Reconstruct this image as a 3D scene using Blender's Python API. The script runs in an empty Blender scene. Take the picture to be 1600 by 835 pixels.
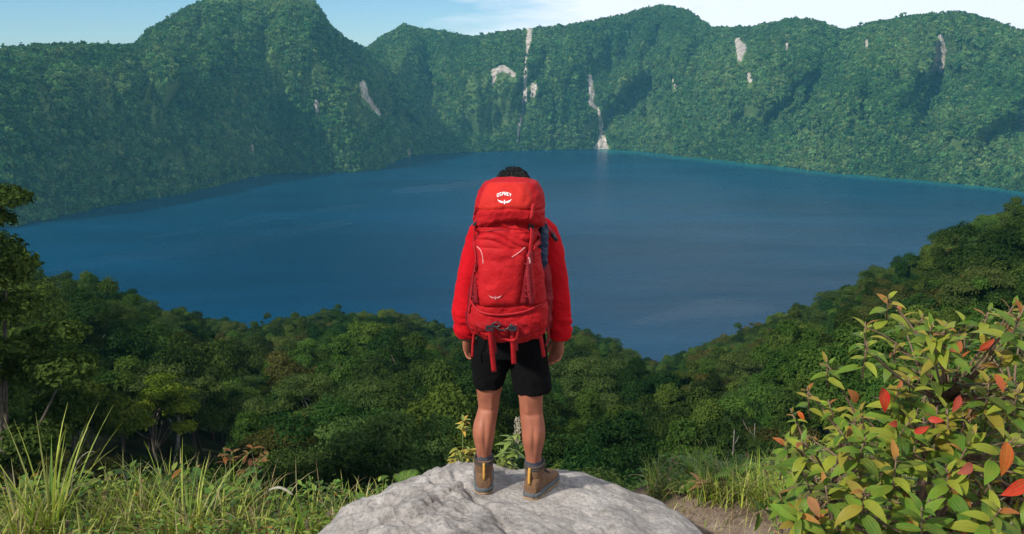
import bpy, bmesh, math, random
import numpy as np
from mathutils import Vector, Matrix, Euler
from mathutils.bvhtree import BVHTree

random.seed(7)
RNG = np.random.default_rng(11)
scene = bpy.context.scene
COL = scene.collection
R = math.radians

# ------------------------------------------------------------------ camera
F_PX = 1386.0                       # focal length in pixels of the 1600 px wide photograph
PITCH = R(12.9)
CAM = np.array([0.0, -4.4, 2.24])
cam_d = bpy.data.cameras.new('camera')
cam = bpy.data.objects.new('camera', cam_d)
COL.objects.link(cam)
cam.location = CAM
cam.rotation_euler = (math.pi / 2 - PITCH, 0, 0)
cam_d.sensor_width = 36.0
cam_d.lens = 36.0 * F_PX / 1600.0
cam_d.clip_start = 0.05
cam_d.clip_end = 9000
scene.camera = cam

# ------------------------------------------------------------------ sky and sun
SUN_AZ = R(230)                     # clockwise from +Y (view direction): behind the camera, to the left
SUN_EL = R(37)
world = bpy.data.worlds.new('World')
scene.world = world
world.use_nodes = True
wn, wl = world.node_tree.nodes, world.node_tree.links
wn.clear()
w_out = wn.new('ShaderNodeOutputWorld')
w_bg = wn.new('ShaderNodeBackground')
w_bg.inputs['Strength'].default_value = 0.09
w_sky = wn.new('ShaderNodeTexSky')
w_sky.sky_type = 'NISHITA'
w_sky.sun_disc = False
w_sky.sun_elevation = SUN_EL
w_sky.sun_rotation = SUN_AZ
w_sky.altitude = 1500
w_sky.air_density = 1.0
w_sky.dust_density = 0.25
w_sky.ozone_density = 3.0
w_tc = wn.new('ShaderNodeTexCoord')
w_map = wn.new('ShaderNodeMapping')
w_map.inputs['Scale'].default_value = (1.6, 1.6, 9.0)
w_map.inputs['Location'].default_value = (0.55, 0.2, 0.3)
w_noise = wn.new('ShaderNodeTexNoise')
w_noise.inputs['Scale'].default_value = 2.2
w_noise.inputs['Detail'].default_value = 7
w_noise.inputs['Roughness'].default_value = 0.55
w_sep = wn.new('ShaderNodeSeparateXYZ')
w_grad = wn.new('ShaderNodeMapRange')          # more cloud towards the right-hand side of the view
w_grad.inputs['From Min'].default_value = -0.22
w_grad.inputs['From Max'].default_value = 0.14
w_grad.inputs['To Min'].default_value = -0.3
w_grad.inputs['To Max'].default_value = 0.26
w_add = wn.new('ShaderNodeMath'); w_add.operation = 'ADD'
w_ramp = wn.new('ShaderNodeValToRGB')
w_ramp.color_ramp.elements[0].position = 0.42
w_ramp.color_ramp.elements[0].color = (0, 0, 0, 1)
w_ramp.color_ramp.elements[1].position = 0.62
w_ramp.color_ramp.elements[1].color = (1, 1, 1, 1)
w_mix = wn.new('ShaderNodeMix'); w_mix.data_type = 'RGBA'
w_mix.inputs['B'].default_value = (10.5, 10.6, 11.4, 1)
wl.new(w_tc.outputs['Generated'], w_map.inputs['Vector'])
wl.new(w_tc.outputs['Generated'], w_sep.inputs['Vector'])
wl.new(w_map.outputs['Vector'], w_noise.inputs['Vector'])
wl.new(w_sep.outputs['X'], w_grad.inputs['Value'])
wl.new(w_noise.outputs['Fac'], w_add.inputs[0])
wl.new(w_grad.outputs['Result'], w_add.inputs[1])
wl.new(w_add.outputs[0], w_ramp.inputs['Fac'])
wl.new(w_ramp.outputs['Color'], w_mix.inputs['Factor'])
w_tint = wn.new('ShaderNodeMix'); w_tint.data_type = 'RGBA'; w_tint.blend_type = 'MULTIPLY'
w_tint.inputs['Factor'].default_value = 1.0; w_tint.inputs['B'].default_value = (0.80, 0.96, 1.10, 1)
wl.new(w_sky.outputs['Color'], w_tint.inputs['A']); wl.new(w_tint.outputs['Result'], w_mix.inputs['A'])
wl.new(w_mix.outputs['Result'], w_bg.inputs['Color'])
wl.new(w_bg.outputs['Background'], w_out.inputs['Surface'])

sun_d = bpy.data.lights.new('sun', 'SUN')
sun_d.energy = 5.0
sun_d.angle = R(3.0)
sun_d.color = (1.0, 0.93, 0.82)
sun = bpy.data.objects.new('sun', sun_d)
COL.objects.link(sun)
SUN_DIR = Vector((math.sin(SUN_AZ) * math.cos(SUN_EL), math.cos(SUN_AZ) * math.cos(SUN_EL), math.sin(SUN_EL)))
sun.rotation_euler = SUN_DIR.to_track_quat('Z', 'Y').to_euler()
sun.location = (-20, -20, 30)

scene.view_settings.view_transform = 'Standard'
scene.view_settings.look = 'None'
scene.view_settings.exposure = 0.2
scene.view_settings.gamma = 1.0
scene.view_settings.use_curve_mapping = False
scene.render.engine = 'CYCLES'
scene.cycles.use_denoising = True
scene.cycles.denoising_prefilter = 'NONE'
scene.cycles.max_bounces = 6
scene.cycles.diffuse_bounces = 3
scene.cycles.glossy_bounces = 2
scene.cycles.transmission_bounces = 3
scene.cycles.volume_bounces = 1
scene.cycles.transparent_max_bounces = 6

# ------------------------------------------------------------------ photo <-> world helpers
CP, SP = math.cos(PITCH), math.sin(PITCH)

def ray(px, py):
    px, py = np.asarray(px, float), np.asarray(py, float)
    v = py - 417.5
    return np.stack([px - 800.0, F_PX * CP - v * SP, -F_PX * SP - v * CP], -1)

def at(px, py, Y):
    """point seen at photo pixel (px, py) on the vertical plane Y"""
    d = ray(px, py)
    return CAM + d * ((Y - CAM[1]) / d[..., 1])[..., None]

def az_el(px, py):
    d = ray(px, py)
    return np.arctan2(d[..., 0], d[..., 1]), d[..., 2] / np.hypot(d[..., 0], d[..., 1])

def project(p):
    d = np.asarray(p, float) - CAM
    dep = d[..., 1] * CP - d[..., 2] * SP
    up = d[..., 1] * SP + d[..., 2] * CP
    return 800 + F_PX * d[..., 0] / dep, 417.5 - F_PX * up / dep

# ------------------------------------------------------------------ noise
_perm = np.random.default_rng(3).permutation(512)
_grad = np.random.default_rng(4).normal(size=(512, 3))
_grad /= np.linalg.norm(_grad, axis=1)[:, None]

def pn(x, y, z=0.0):
    x, y, z = np.broadcast_arrays(np.asarray(x, float), np.asarray(y, float), np.asarray(z, float))
    xi, yi, zi = np.floor(x).astype(int), np.floor(y).astype(int), np.floor(z).astype(int)
    xf, yf, zf = x - xi, y - yi, z - zi
    f = lambda t: t * t * t * (t * (t * 6 - 15) + 10)
    u, v, w = f(xf), f(yf), f(zf)
    def g(i, j, k):
        h = _perm[(_perm[(_perm[(xi + i) & 511] + yi + j) & 511] + zi + k) & 511]
        gr = _grad[h]
        return gr[..., 0] * (xf - i) + gr[..., 1] * (yf - j) + gr[..., 2] * (zf - k)
    l = lambda a, b, t: a + (b - a) * t
    return 1.6 * l(l(l(g(0,0,0), g(1,0,0), u), l(g(0,1,0), g(1,1,0), u), v),
                   l(l(g(0,0,1), g(1,0,1), u), l(g(0,1,1), g(1,1,1), u), v), w)

def fbm(x, y, z=0.0, octv=4, gain=0.5, lac=2.03):
    a, s, t = 1.0, 0.0, 0.0
    for i in range(octv):
        s = s + a * pn(np.asarray(x) * lac**i + 17.3*i, np.asarray(y) * lac**i + 9.1*i, np.asarray(z) * lac**i + 3.7*i)
        t += a; a *= gain
    return s / t

def ridged(x, y, z=0.0, octv=4, gain=0.5):
    a, s, t = 1.0, 0.0, 0.0
    for i in range(octv):
        s = s + a * (1 - 2 * np.abs(pn(np.asarray(x) * 2.1**i + 5.3*i, np.asarray(y) * 2.1**i + 2.1*i, np.asarray(z) * 2.1**i)))
        t += a; a *= gain
    return s / t

def sstep(a, b, x):
    t = np.clip((x - a) / (b - a), 0, 1)
    return t * t * (3 - 2 * t)

# ------------------------------------------------------------------ object helpers
def mesh_np(name, verts, faces, smooth=True, mats=None, attrs=None):
    """verts (n,3); faces: (m,k) array or list of such arrays"""
    me = bpy.data.meshes.new(name)
    verts = np.ascontiguousarray(verts, dtype=np.float32).reshape(-1, 3)
    if not isinstance(faces, (list, tuple)): faces = [faces]
    faces = [np.asarray(f, dtype=np.int32) for f in faces if len(f)]
    loops = np.concatenate([f.ravel() for f in faces])
    tot = np.concatenate([np.full(len(f), f.shape[1]) for f in faces])
    start = np.concatenate([[0], np.cumsum(tot)[:-1]]).astype(np.int32)
    me.vertices.add(len(verts)); me.vertices.foreach_set('co', verts.ravel())
    me.loops.add(len(loops)); me.loops.foreach_set('vertex_index', loops.astype(np.int32))
    me.polygons.add(len(tot)); me.polygons.foreach_set('loop_start', start)
    me.update(calc_edges=True)
    me.polygons.foreach_set('use_smooth', np.full(len(tot), smooth, dtype=bool))
    for nm, (dom, typ, dat) in (attrs or {}).items():
        a = me.attributes.new(nm, typ, dom)
        key = {'FLOAT': 'value', 'INT': 'value', 'FLOAT_VECTOR': 'vector', 'FLOAT_COLOR': 'color'}[typ]
        a.data.foreach_set(key, np.ascontiguousarray(dat).ravel())
    for m in (mats or []): me.materials.append(m)
    return me

def link(name, me, parent=None):
    o = bpy.data.objects.new(name, me)
    COL.objects.link(o)
    if parent is not None: o.parent = parent
    return o

def tag(o, label=None, cat=None, group=None, kind=None):
    if label: o['label'] = label
    if cat: o['category'] = cat
    if group: o['group'] = group
    if kind: o['kind'] = kind
    return o

def empty(name, loc=(0, 0, 0), rz=0.0):
    o = bpy.data.objects.new(name, None)
    COL.objects.link(o); o.location = loc; o.rotation_euler = (0, 0, rz)
    o.empty_display_size = 0.2
    return o

class MB:
    """collects closed shapes, builds one mesh"""
    def __init__(s): s.v, s.q, s.t, s.n = [], [], [], 0
    def add(s, v, quads=(), tris=()):
        v = np.asarray(v, float).reshape(-1, 3)
        if len(quads): s.q.append(np.asarray(quads, int) + s.n)
        if len(tris): s.t.append(np.asarray(tris, int) + s.n)
        s.v.append(v); s.n += len(v)
    def rings(s, rings, cap=True, closed=True):
        """rings: (m, k, 3)"""
        rg = np.asarray(rings, float); m, k = rg.shape[:2]
        i = np.arange(m - 1)[:, None] * k; j = np.arange(k if closed else k - 1)[None]
        jn = (j + 1) % k
        q = np.stack([i + j, i + jn, i + k + jn, i + k + j], -1).reshape(-1, 4)
        v = rg.reshape(-1, 3); tris = []
        if cap:
            c0, c1 = rg[0].mean(0), rg[-1].mean(0)
            n = len(v); v = np.vstack([v, c0, c1]); jj = np.arange(k)
            tris = np.vstack([np.stack([(jj + 1) % k, jj, np.full(k, n)], -1),
                              np.stack([(m-1)*k + jj, (m-1)*k + (jj + 1) % k, np.full(k, n + 1)], -1)])
        s.add(v, q, tris)
    def tube(s, pts, rad, k=10, flat=1.0, ref=(0, 0, 1)):
        """swept tube; flat squashes it along the second frame axis"""
        p = np.asarray(pts, float); r = np.broadcast_to(np.asarray(rad, float), (len(p),))
        t = np.gradient(p, axis=0); t /= np.linalg.norm(t, axis=1)[:, None] + 1e-9
        a = np.asarray(ref, float)
        if abs(t[0] @ a) > 0.95: a = np.array([1.0, 0, 0])
        u = a - t[0] * (a @ t[0]); u /= np.linalg.norm(u)
        th = np.linspace(0, 2 * np.pi, k, endpoint=False); out = []
        for i in range(len(p)):
            u = u - t[i] * (u @ t[i]); u /= np.linalg.norm(u) + 1e-9
            w = np.cross(t[i], u)
            out.append(p[i] + r[i] * (np.cos(th)[:, None] * w + flat * np.sin(th)[:, None] * u))
        s.rings(out)
    def hloft(s, rows, k=40, pw=2.0):
        """horizontal superellipse rings: rows of (cx, cy, cz, rx, ry[, pw])"""
        th = np.linspace(0, 2 * np.pi, k, endpoint=False); out = []
        for rw in rows:
            e = 2.0 / (rw[5] if len(rw) > 5 else pw)
            c, sn = np.cos(th), np.sin(th)
            out.append(np.stack([rw[0] + rw[3] * np.sign(c) * np.abs(c)**e, rw[1] + rw[4] * np.sign(sn) * np.abs(sn)**e,
                                 np.full(k, rw[2])], -1))
        s.rings(out)
    def ball(s, c, r, k=16, m=10, rot=None):
        ph = np.linspace(0.08, np.pi - 0.08, m); th = np.linspace(0, 2*np.pi, k, endpoint=False)
        d = np.stack([np.sin(ph)[:, None]*np.cos(th), np.sin(ph)[:, None]*np.sin(th), np.cos(ph)[:, None]*np.ones(k)], -1) * np.asarray(r)
        if rot is not None: d = d @ np.asarray(rot).T
        s.rings((d + np.asarray(c))[::-1])
    def box(s, c, h, rot=None):
        v = np.array([[x, y, z] for x in (-1, 1) for y in (-1, 1) for z in (-1, 1)], float) * np.asarray(h)
        if rot is not None: v = v @ np.asarray(rot).T
        s.add(v + np.asarray(c), [[0,1,3,2],[4,6,7,5],[0,4,5,1],[2,3,7,6],[0,2,6,4],[1,5,7,3]])
    def ribbon(s, pts, nrm, width, thick):
        """flat strap along pts with given surface normals"""
        p = np.asarray(pts, float); n = np.asarray(nrm, float)
        if n.ndim == 1: n = np.tile(n, (len(p), 1))
        t = np.gradient(p, axis=0); t /= np.linalg.norm(t, axis=1)[:, None] + 1e-9
        n = n - t * (n * t).sum(1)[:, None]; n /= np.linalg.norm(n, axis=1)[:, None] + 1e-9
        b = np.cross(t, n) * (np.broadcast_to(np.asarray(width, float), (len(p),)) / 2)[:, None]; h = n * thick / 2
        s.rings(np.stack([p - b - h, p + b - h, p + b + h, p - b + h], 1))
    def mesh(s, name, mat, smooth=True):
        return mesh_np(name, np.vstack(s.v), ([np.vstack(s.q)] if s.q else []) + ([np.vstack(s.t)] if s.t else []), smooth, [mat])
    def build(s, name, mat, parent=None, smooth=True):
        return link(name, s.mesh(name, mat, smooth), parent)

def remeshed(mb, name, voxel, mat, parent=None, smooth_it=4, disp=None, factor=0.5):
    """fuse everything in mb into one continuous skin, smooth it, optionally displace it along its normals"""
    o = mb.build(name, mat)
    m = o.modifiers.new('r', 'REMESH'); m.mode = 'VOXEL'; m.voxel_size = voxel; m.use_smooth_shade = True
    if smooth_it:
        k = o.modifiers.new('s', 'SMOOTH'); k.iterations = smooth_it; k.factor = factor
    dg = bpy.context.evaluated_depsgraph_get(); dg.update()
    me = bpy.data.meshes.new_from_object(o.evaluated_get(dg), depsgraph=dg)
    old = o.data; o.modifiers.clear(); o.data = me; me.name = name
    bpy.data.meshes.remove(old)
    if not len(me.materials): me.materials.append(mat)
    if disp is not None:
        n = len(me.vertices); co = np.empty(n * 3, np.float32); no = np.empty(n * 3, np.float32)
        me.vertices.foreach_get('co', co); me.vertices.foreach_get('normal', no)
        co, no = co.reshape(-1, 3), no.reshape(-1, 3)
        co = co + no * disp(co, no)[:, None]
        me.vertices.foreach_set('co', co.astype(np.float32).ravel()); me.update()
    me.polygons.foreach_set('use_smooth', np.ones(len(me.polygons), bool))
    if parent is not None: o.parent = parent
    return o

def bvh_of(o):
    me = o.data
    co = np.empty(len(me.vertices) * 3, np.float32); me.vertices.foreach_get('co', co)
    return BVHTree.FromPolygons([tuple(c) for c in co.reshape(-1, 3)], [tuple(p.vertices) for p in me.polygons])

# ------------------------------------------------------------------ materials
def mat_new(name):
    m = bpy.data.materials.new(name); m.use_nodes = True
    n, l = m.node_tree.nodes, m.node_tree.links
    return m, n, l, n['Principled BSDF'], n['Material Output']

def noise_node(n, l, scale, detail=5, rough=0.55, vec=None, coord='Object', mscale=None):
    t = n.new('ShaderNodeTexNoise'); t.inputs['Scale'].default_value = scale
    t.inputs['Detail'].default_value = detail; t.inputs['Roughness'].default_value = rough
    if vec is None:
        tc = n.new('ShaderNodeTexCoord'); vec = tc.outputs[coord]
    if mscale:
        mp = n.new('ShaderNodeMapping'); mp.inputs['Scale'].default_value = mscale
        l.new(vec, mp.inputs['Vector']); vec = mp.outputs['Vector']
    l.new(vec, t.inputs['Vector'])
    return t

def ramp_node(n, l, fac, stops):
    r = n.new('ShaderNodeValToRGB'); e = r.color_ramp.elements
    while len(e) < len(stops): e.new(0.5)
    for el, (p, c) in zip(e, stops):
        el.position = p; el.color = (*c, 1) if len(c) == 3 else c
    l.new(fac, r.inputs['Fac']); return r

def mix_node(n, l, fac, a, b, mode='MIX'):
    m = n.new('ShaderNodeMix'); m.data_type = 'RGBA'; m.blend_type = mode
    for s, v in (('Factor', fac), ('A', a), ('B', b)):
        if hasattr(v, 'is_linked'): l.new(v, m.inputs[s])
        elif s == 'Factor': m.inputs[s].default_value = v
        else: m.inputs[s].default_value = (*v, 1)
    return m.outputs['Result']

def attr_node(n, name, typ='GEOMETRY'):
    a = n.new('ShaderNodeAttribute'); a.attribute_name = name; a.attribute_type = typ; return a

def bump_node(n, l, h, strength, dist, bsdf, prev=None):
    b = n.new('ShaderNodeBump'); b.inputs['Strength'].default_value = strength; b.inputs['Distance'].default_value = dist
    l.new(h, b.inputs['Height'])
    if prev: l.new(prev, b.inputs['Normal'])
    if bsdf: l.new(b.outputs['Normal'], bsdf.inputs['Normal'])
    return b.outputs['Normal']

def fabric(name, c, c2=None, rough=0.75, weave=900, bump=0.25, sheen=0.0, var=6.0):
    m, n, l, b, o = mat_new(name)
    t = noise_node(n, l, var, 4)
    r = ramp_node(n, l, t.outputs['Fac'], [(0.3, c2 or tuple(x * 0.78 for x in c)), (0.7, c)])
    l.new(r.outputs['Color'], b.inputs['Base Color'])
    b.inputs['Roughness'].default_value = rough
    b.inputs['Specular IOR Level'].default_value = 0.3
    if sheen:
        b.inputs['Sheen Weight'].default_value = sheen; b.inputs['Sheen Roughness'].default_value = 0.5
        b.inputs['Sheen Tint'].default_value = (*c, 1)
    w = noise_node(n, l, weave, 2)
    w2 = noise_node(n, l, 38, 4)
    p = bump_node(n, l, w2.outputs['Fac'], bump, 0.02, None)
    bump_node(n, l, w.outputs['Fac'], bump, 0.002, b, p)
    return m

def plain(name, c, rough=0.5, metal=0.0, var=0.15, scale=20, spec=0.5):
    m, n, l, b, o = mat_new(name)
    t = noise_node(n, l, scale, 4)
    r = ramp_node(n, l, t.outputs['Fac'], [(0.3, tuple(x * (1 - var) for x in c)), (0.7, tuple(min(1, x * (1 + var)) for x in c))])
    l.new(r.outputs['Color'], b.inputs['Base Color'])
    b.inputs['Roughness'].default_value = rough; b.inputs['Metallic'].default_value = metal
    b.inputs['Specular IOR Level'].default_value = spec
    return m

def foliage(name, c0, c1, transl=0.28, rnd=0.55, gloss=0.0):
    """leaf colours: each leaf has its own tint, each tree its own hue and value"""
    m, n, l, b, o = mat_new(name)
    a = attr_node(n, 'tint')
    col = mix_node(n, l, a.outputs['Fac'], c0, c1)
    oi = n.new('ShaderNodeObjectInfo')
    hs = n.new('ShaderNodeHueSaturation')
    mr = n.new('ShaderNodeMapRange'); mr.inputs['To Min'].default_value = 1 - rnd / 2; mr.inputs['To Max'].default_value = 1 + rnd / 2
    l.new(oi.outputs['Random'], mr.inputs['Value']); l.new(mr.outputs['Result'], hs.inputs['Value'])
    mul = n.new('ShaderNodeMath'); mul.operation = 'MULTIPLY'; mul.inputs[1].default_value = 7.31
    fr = n.new('ShaderNodeMath'); fr.operation = 'FRACT'
    mh = n.new('ShaderNodeMapRange'); mh.inputs['To Min'].default_value = 0.475; mh.inputs['To Max'].default_value = 0.52
    l.new(oi.outputs['Random'], mul.inputs[0]); l.new(mul.outputs[0], fr.inputs[0]); l.new(fr.outputs[0], mh.inputs['Value'])
    l.new(mh.outputs['Result'], hs.inputs['Hue'])
    l.new(col, hs.inputs['Color'])
    n.remove(b)
    d = n.new('ShaderNodeBsdfDiffuse'); t = n.new('ShaderNodeBsdfTranslucent'); mx = n.new('ShaderNodeMixShader')
    g = n.new('ShaderNodeBsdfGlossy'); g.inputs['Roughness'].default_value = 0.45
    mx2 = n.new('ShaderNodeMixShader')
    l.new(hs.outputs['Color'], d.inputs['Color']); l.new(hs.outputs['Color'], t.inputs['Color'])
    mx.inputs['Fac'].default_value = transl; mx2.inputs['Fac'].default_value = gloss
    l.new(d.outputs[0], mx.inputs[1]); l.new(t.outputs[0], mx.inputs[2])
    l.new(mx.outputs[0], mx2.inputs[1]); l.new(g.outputs[0], mx2.inputs[2])
    l.new(mx2.outputs[0], o.inputs['Surface'])
    return m

def leafcol(name, transl=0.3, rough=0.4, veins=False):
    """leaves or blades whose colour is stored per leaf"""
    m, n, l, b, o = mat_new(name)
    a = attr_node(n, 'col'); col = a.outputs['Color']
    t = noise_node(n, l, 60, 3)
    col = mix_node(n, l, 0.5, col, mix_node(n, l, t.outputs['Fac'], (0.55, 0.55, 0.55), (1.35, 1.35, 1.3)), 'MULTIPLY')
    if veins:
        u = attr_node(n, 'lu')
        ab = n.new('ShaderNodeMath'); ab.operation = 'ABSOLUTE'; l.new(u.outputs['Fac'], ab.inputs[0])
        r = ramp_node(n, l, ab.outputs[0], [(0.0, (1, 1, 1)), (0.07, (0, 0, 0)), (0.43, (0, 0, 0)), (0.5, (0.7, 0.7, 0.7)), (0.57, (0, 0, 0))])
        col2 = mix_node(n, l, 0.45, col, (0.30, 0.34, 0.08))
        col = mix_node(n, l, r.outputs['Color'], col, col2)
        inv = n.new('ShaderNodeMath'); inv.operation = 'SUBTRACT'; inv.inputs[0].default_value = 1; l.new(r.outputs['Color'], inv.inputs[1])
        bump_node(n, l, inv.outputs[0], 0.5, 0.004, b)
    if veins:
        sp = noise_node(n, l, 85, 5, 0.7); sr = ramp_node(n, l, sp.outputs['Fac'], [(0.62, (0, 0, 0)), (0.70, (0.8, 0.8, 0.8))])
        col = mix_node(n, l, sr.outputs['Color'], col, (0.16, 0.075, 0.02))
        pa = noise_node(n, l, 22, 4, 0.6); pr = ramp_node(n, l, pa.outputs['Fac'], [(0.40, (0, 0, 0)), (0.70, (0.55, 0.55, 0.55))])
        col = mix_node(n, l, pr.outputs['Color'], col, mix_node(n, l, 0.5, col, (0.34, 0.24, 0.03)))
    l.new(col, b.inputs['Base Color'])
    b.inputs['Roughness'].default_value = rough
    b.inputs['Specular IOR Level'].default_value = 0.25
    tr = n.new('ShaderNodeBsdfTranslucent'); mx = n.new('ShaderNodeMixShader'); mx.inputs['Fac'].default_value = transl
    l.new(col, tr.inputs['Color']); l.new(b.outputs[0], mx.inputs[1]); l.new(tr.outputs[0], mx.inputs[2])
    l.new(mx.outputs[0], o.inputs['Surface'])
    return m

# ------------------------------------------------------------------ materials of the setting
def m_hill():
    m, n, l, b, o = mat_new('hill_grass')
    t = noise_node(n, l, 0.012, 8, 0.6)
    r = ramp_node(n, l, t.outputs['Fac'], [(0.3, (0.034, 0.070, 0.022)), (0.5, (0.070, 0.120, 0.034)), (0.68, (0.125, 0.165, 0.045))])
    s = attr_node(n, 'scar')
    t2 = noise_node(n, l, 0.12, 8, 0.7)
    rock = ramp_node(n, l, t2.outputs['Fac'], [(0.36, (0.14, 0.12, 0.09)), (0.5, (0.38, 0.33, 0.28)), (0.64, (0.56, 0.49, 0.43))])
    e = n.new('ShaderNodeMath'); e.operation = 'MULTIPLY_ADD'; e.inputs[1].default_value = 1.0
    l.new(s.outputs['Fac'], e.inputs[0])
    h = n.new('ShaderNodeMapRange'); h.inputs['To Min'].default_value = -0.35; h.inputs['To Max'].default_value = 0.35
    l.new(t2.outputs['Fac'], h.inputs['Value']); l.new(h.outputs['Result'], e.inputs[2])
    f = ramp_node(n, l, e.outputs[0], [(0.42, (0, 0, 0)), (0.58, (1, 1, 1))])
    l.new(mix_node(n, l, f.outputs['Color'], r.outputs['Color'], rock.outputs['Color']), b.inputs['Base Color'])
    b.inputs['Roughness'].default_value = 0.95; b.inputs['Specular IOR Level'].default_value = 0.1
    bump_node(n, l, t2.outputs['Fac'], 0.8, 4.0, b)
    return m

def m_ground():
    m, n, l, b, o = mat_new('forest_soil')
    t = noise_node(n, l, 2.2, 8, 0.65)
    r = ramp_node(n, l, t.outputs['Fac'], [(0.3, (0.06, 0.042, 0.028)), (0.5, (0.180, 0.130, 0.095)), (0.66, (0.30, 0.235, 0.18))])
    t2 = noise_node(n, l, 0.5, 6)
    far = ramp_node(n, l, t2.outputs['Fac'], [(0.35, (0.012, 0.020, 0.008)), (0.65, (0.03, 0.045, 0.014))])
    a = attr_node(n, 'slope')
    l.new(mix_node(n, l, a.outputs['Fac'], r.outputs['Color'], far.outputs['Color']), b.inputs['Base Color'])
    b.inputs['Roughness'].default_value = 0.95; b.inputs['Specular IOR Level'].default_value = 0.15
    t3 = noise_node(n, l, 30, 6, 0.7)
    bump_node(n, l, t3.outputs['Fac'], 0.7, 0.03, b)
    return m

def m_water():
    m, n, l, b, o = mat_new('lake_water')
    t = noise_node(n, l, 0.0035, 5, 0.55, mscale=(0.7, 2.2, 1))
    r = ramp_node(n, l, t.outputs['Fac'], [(0.38, (0.0006, 0.022, 0.054)), (0.64, (0.0010, 0.038, 0.086))])
    sh = attr_node(n, 'shoal'); wi = attr_node(n, 'wind')
    l.new(mix_node(n, l, sh.outputs['Fac'], r.outputs['Color'], (0.012, 0.115, 0.120)), b.inputs['Base Color'])
    streak = noise_node(n, l, 0.012, 5, 0.65, mscale=(0.5, 2.4, 1))
    mu = n.new('ShaderNodeMath'); mu.operation = 'MULTIPLY'
    sr = ramp_node(n, l, streak.outputs['Fac'], [(0.30, (0.12, 0.12, 0.12)), (0.66, (1, 1, 1))])
    l.new(wi.outputs['Fac'], mu.inputs[0]); l.new(sr.outputs['Color'], mu.inputs[1])
    f = n.new('ShaderNodeMapRange'); f.inputs['To Min'].default_value = 0.04; f.inputs['To Max'].default_value = 0.36
    l.new(mu.outputs[0], f.inputs['Value']); l.new(f.outputs['Result'], b.inputs['Specular IOR Level'])
    rr = n.new('ShaderNodeMapRange'); rr.inputs['To Min'].default_value = 0.22; rr.inputs['To Max'].default_value = 0.42
    l.new(mu.outputs[0], rr.inputs['Value']); l.new(rr.outputs['Result'], b.inputs['Roughness'])
    b.inputs['IOR'].default_value = 1.33
    w = noise_node(n, l, 0.22, 6, 0.65, mscale=(1, 1.3, 1))
    w2 = noise_node(n, l, 0.03, 4, 0.6)
    p = bump_node(n, l, w2.outputs['Fac'], 0.6, 1.6, None)
    bump_node(n, l, w.outputs['Fac'], 0.9, 0.7, b, p)
    return m

def m_rock():
    m, n, l, b, o = mat_new('lookout_rock')
    t = noise_node(n, l, 3.2, 9, 0.62)
    r = ramp_node(n, l, t.outputs['Fac'], [(0.30, (0.125, 0.113, 0.102)), (0.46, (0.29, 0.27, 0.25)), (0.68, (0.44, 0.415, 0.385))])
    sp = noise_node(n, l, 46, 6, 0.7)
    s2 = ramp_node(n, l, sp.outputs['Fac'], [(0.34, (0.62, 0.60, 0.58)), (0.5, (1, 1, 1)), (0.68, (1.12, 1.1, 1.08))])
    li = noise_node(n, l, 7.5, 8, 0.75)
    lich = ramp_node(n, l, li.outputs['Fac'], [(0.60, (0, 0, 0)), (0.68, (0.55, 0.55, 0.55))])
    col = mix_node(n, l, 1.0, r.outputs['Color'], s2.outputs['Color'], 'MULTIPLY')
    col = mix_node(n, l, lich.outputs['Color'], col, (0.30, 0.27, 0.20))
    l.new(col, b.inputs['Base Color'])
    b.inputs['Roughness'].default_value = 0.9; b.inputs['Specular IOR Level'].default_value = 0.2
    f = noise_node(n, l, 16, 10, 0.68)
    v = n.new('ShaderNodeTexVoronoi'); v.feature = 'DISTANCE_TO_EDGE'; v.inputs['Scale'].default_value = 4.5
    mp = noise_node(n, l, 3.0, 4); tc = n.new('ShaderNodeTexCoord')
    av = n.new('ShaderNodeVectorMath'); av.operation = 'MULTIPLY_ADD'; av.inputs[1].default_value = (0.5, 0.5, 0.5)
    l.new(mp.outputs['Color'], av.inputs[0]); l.new(tc.outputs['Object'], av.inputs[2]); l.new(av.outputs[0], v.inputs['Vector'])
    cr = ramp_node(n, l, v.outputs['Distance'], [(0.0, (0, 0, 0)), (0.025, (1, 1, 1))])
    p = bump_node(n, l, f.outputs['Fac'], 0.75, 0.03, None)
    p = bump_node(n, l, sp.outputs['Fac'], 0.5, 0.008, None, p)
    bump_node(n, l, cr.outputs['Color'], 0.25, 0.006, b, p)
    return m

M_HILL, M_GROUND, M_WATER, M_ROCK = m_hill(), m_ground(), m_water(), m_rock()
M_BARK = plain('bark', (0.12, 0.10, 0.08), 0.9, var=0.4, scale=6, spec=0.1)
M_PALEBARK = plain('pale_bark', (0.34, 0.31, 0.27), 0.9, var=0.3, scale=6, spec=0.1)
FOL = [foliage('leaf_dark', (0.014, 0.036, 0.010), (0.050, 0.092, 0.018)),
       foliage('leaf_mid', (0.024, 0.058, 0.012), (0.092, 0.145, 0.024)),
       foliage('leaf_olive', (0.034, 0.046, 0.012), (0.095, 0.098, 0.024)),
       foliage('leaf_grey', (0.030, 0.062, 0.016), (0.085, 0.125, 0.032)),
       foliage('leaf_yellow', (0.060, 0.095, 0.010), (0.140, 0.175, 0.020)),
       foliage('leaf_fresh', (0.036, 0.080, 0.014), (0.100, 0.155, 0.026))]
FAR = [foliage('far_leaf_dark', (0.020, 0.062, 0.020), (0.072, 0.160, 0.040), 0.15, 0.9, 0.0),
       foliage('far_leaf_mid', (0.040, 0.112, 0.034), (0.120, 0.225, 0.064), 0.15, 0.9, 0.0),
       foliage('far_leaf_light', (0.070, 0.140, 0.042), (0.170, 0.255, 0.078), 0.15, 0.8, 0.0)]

# ------------------------------------------------------------------ terrain functions
LAKE_Z = CAM[2] - 150.0
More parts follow.
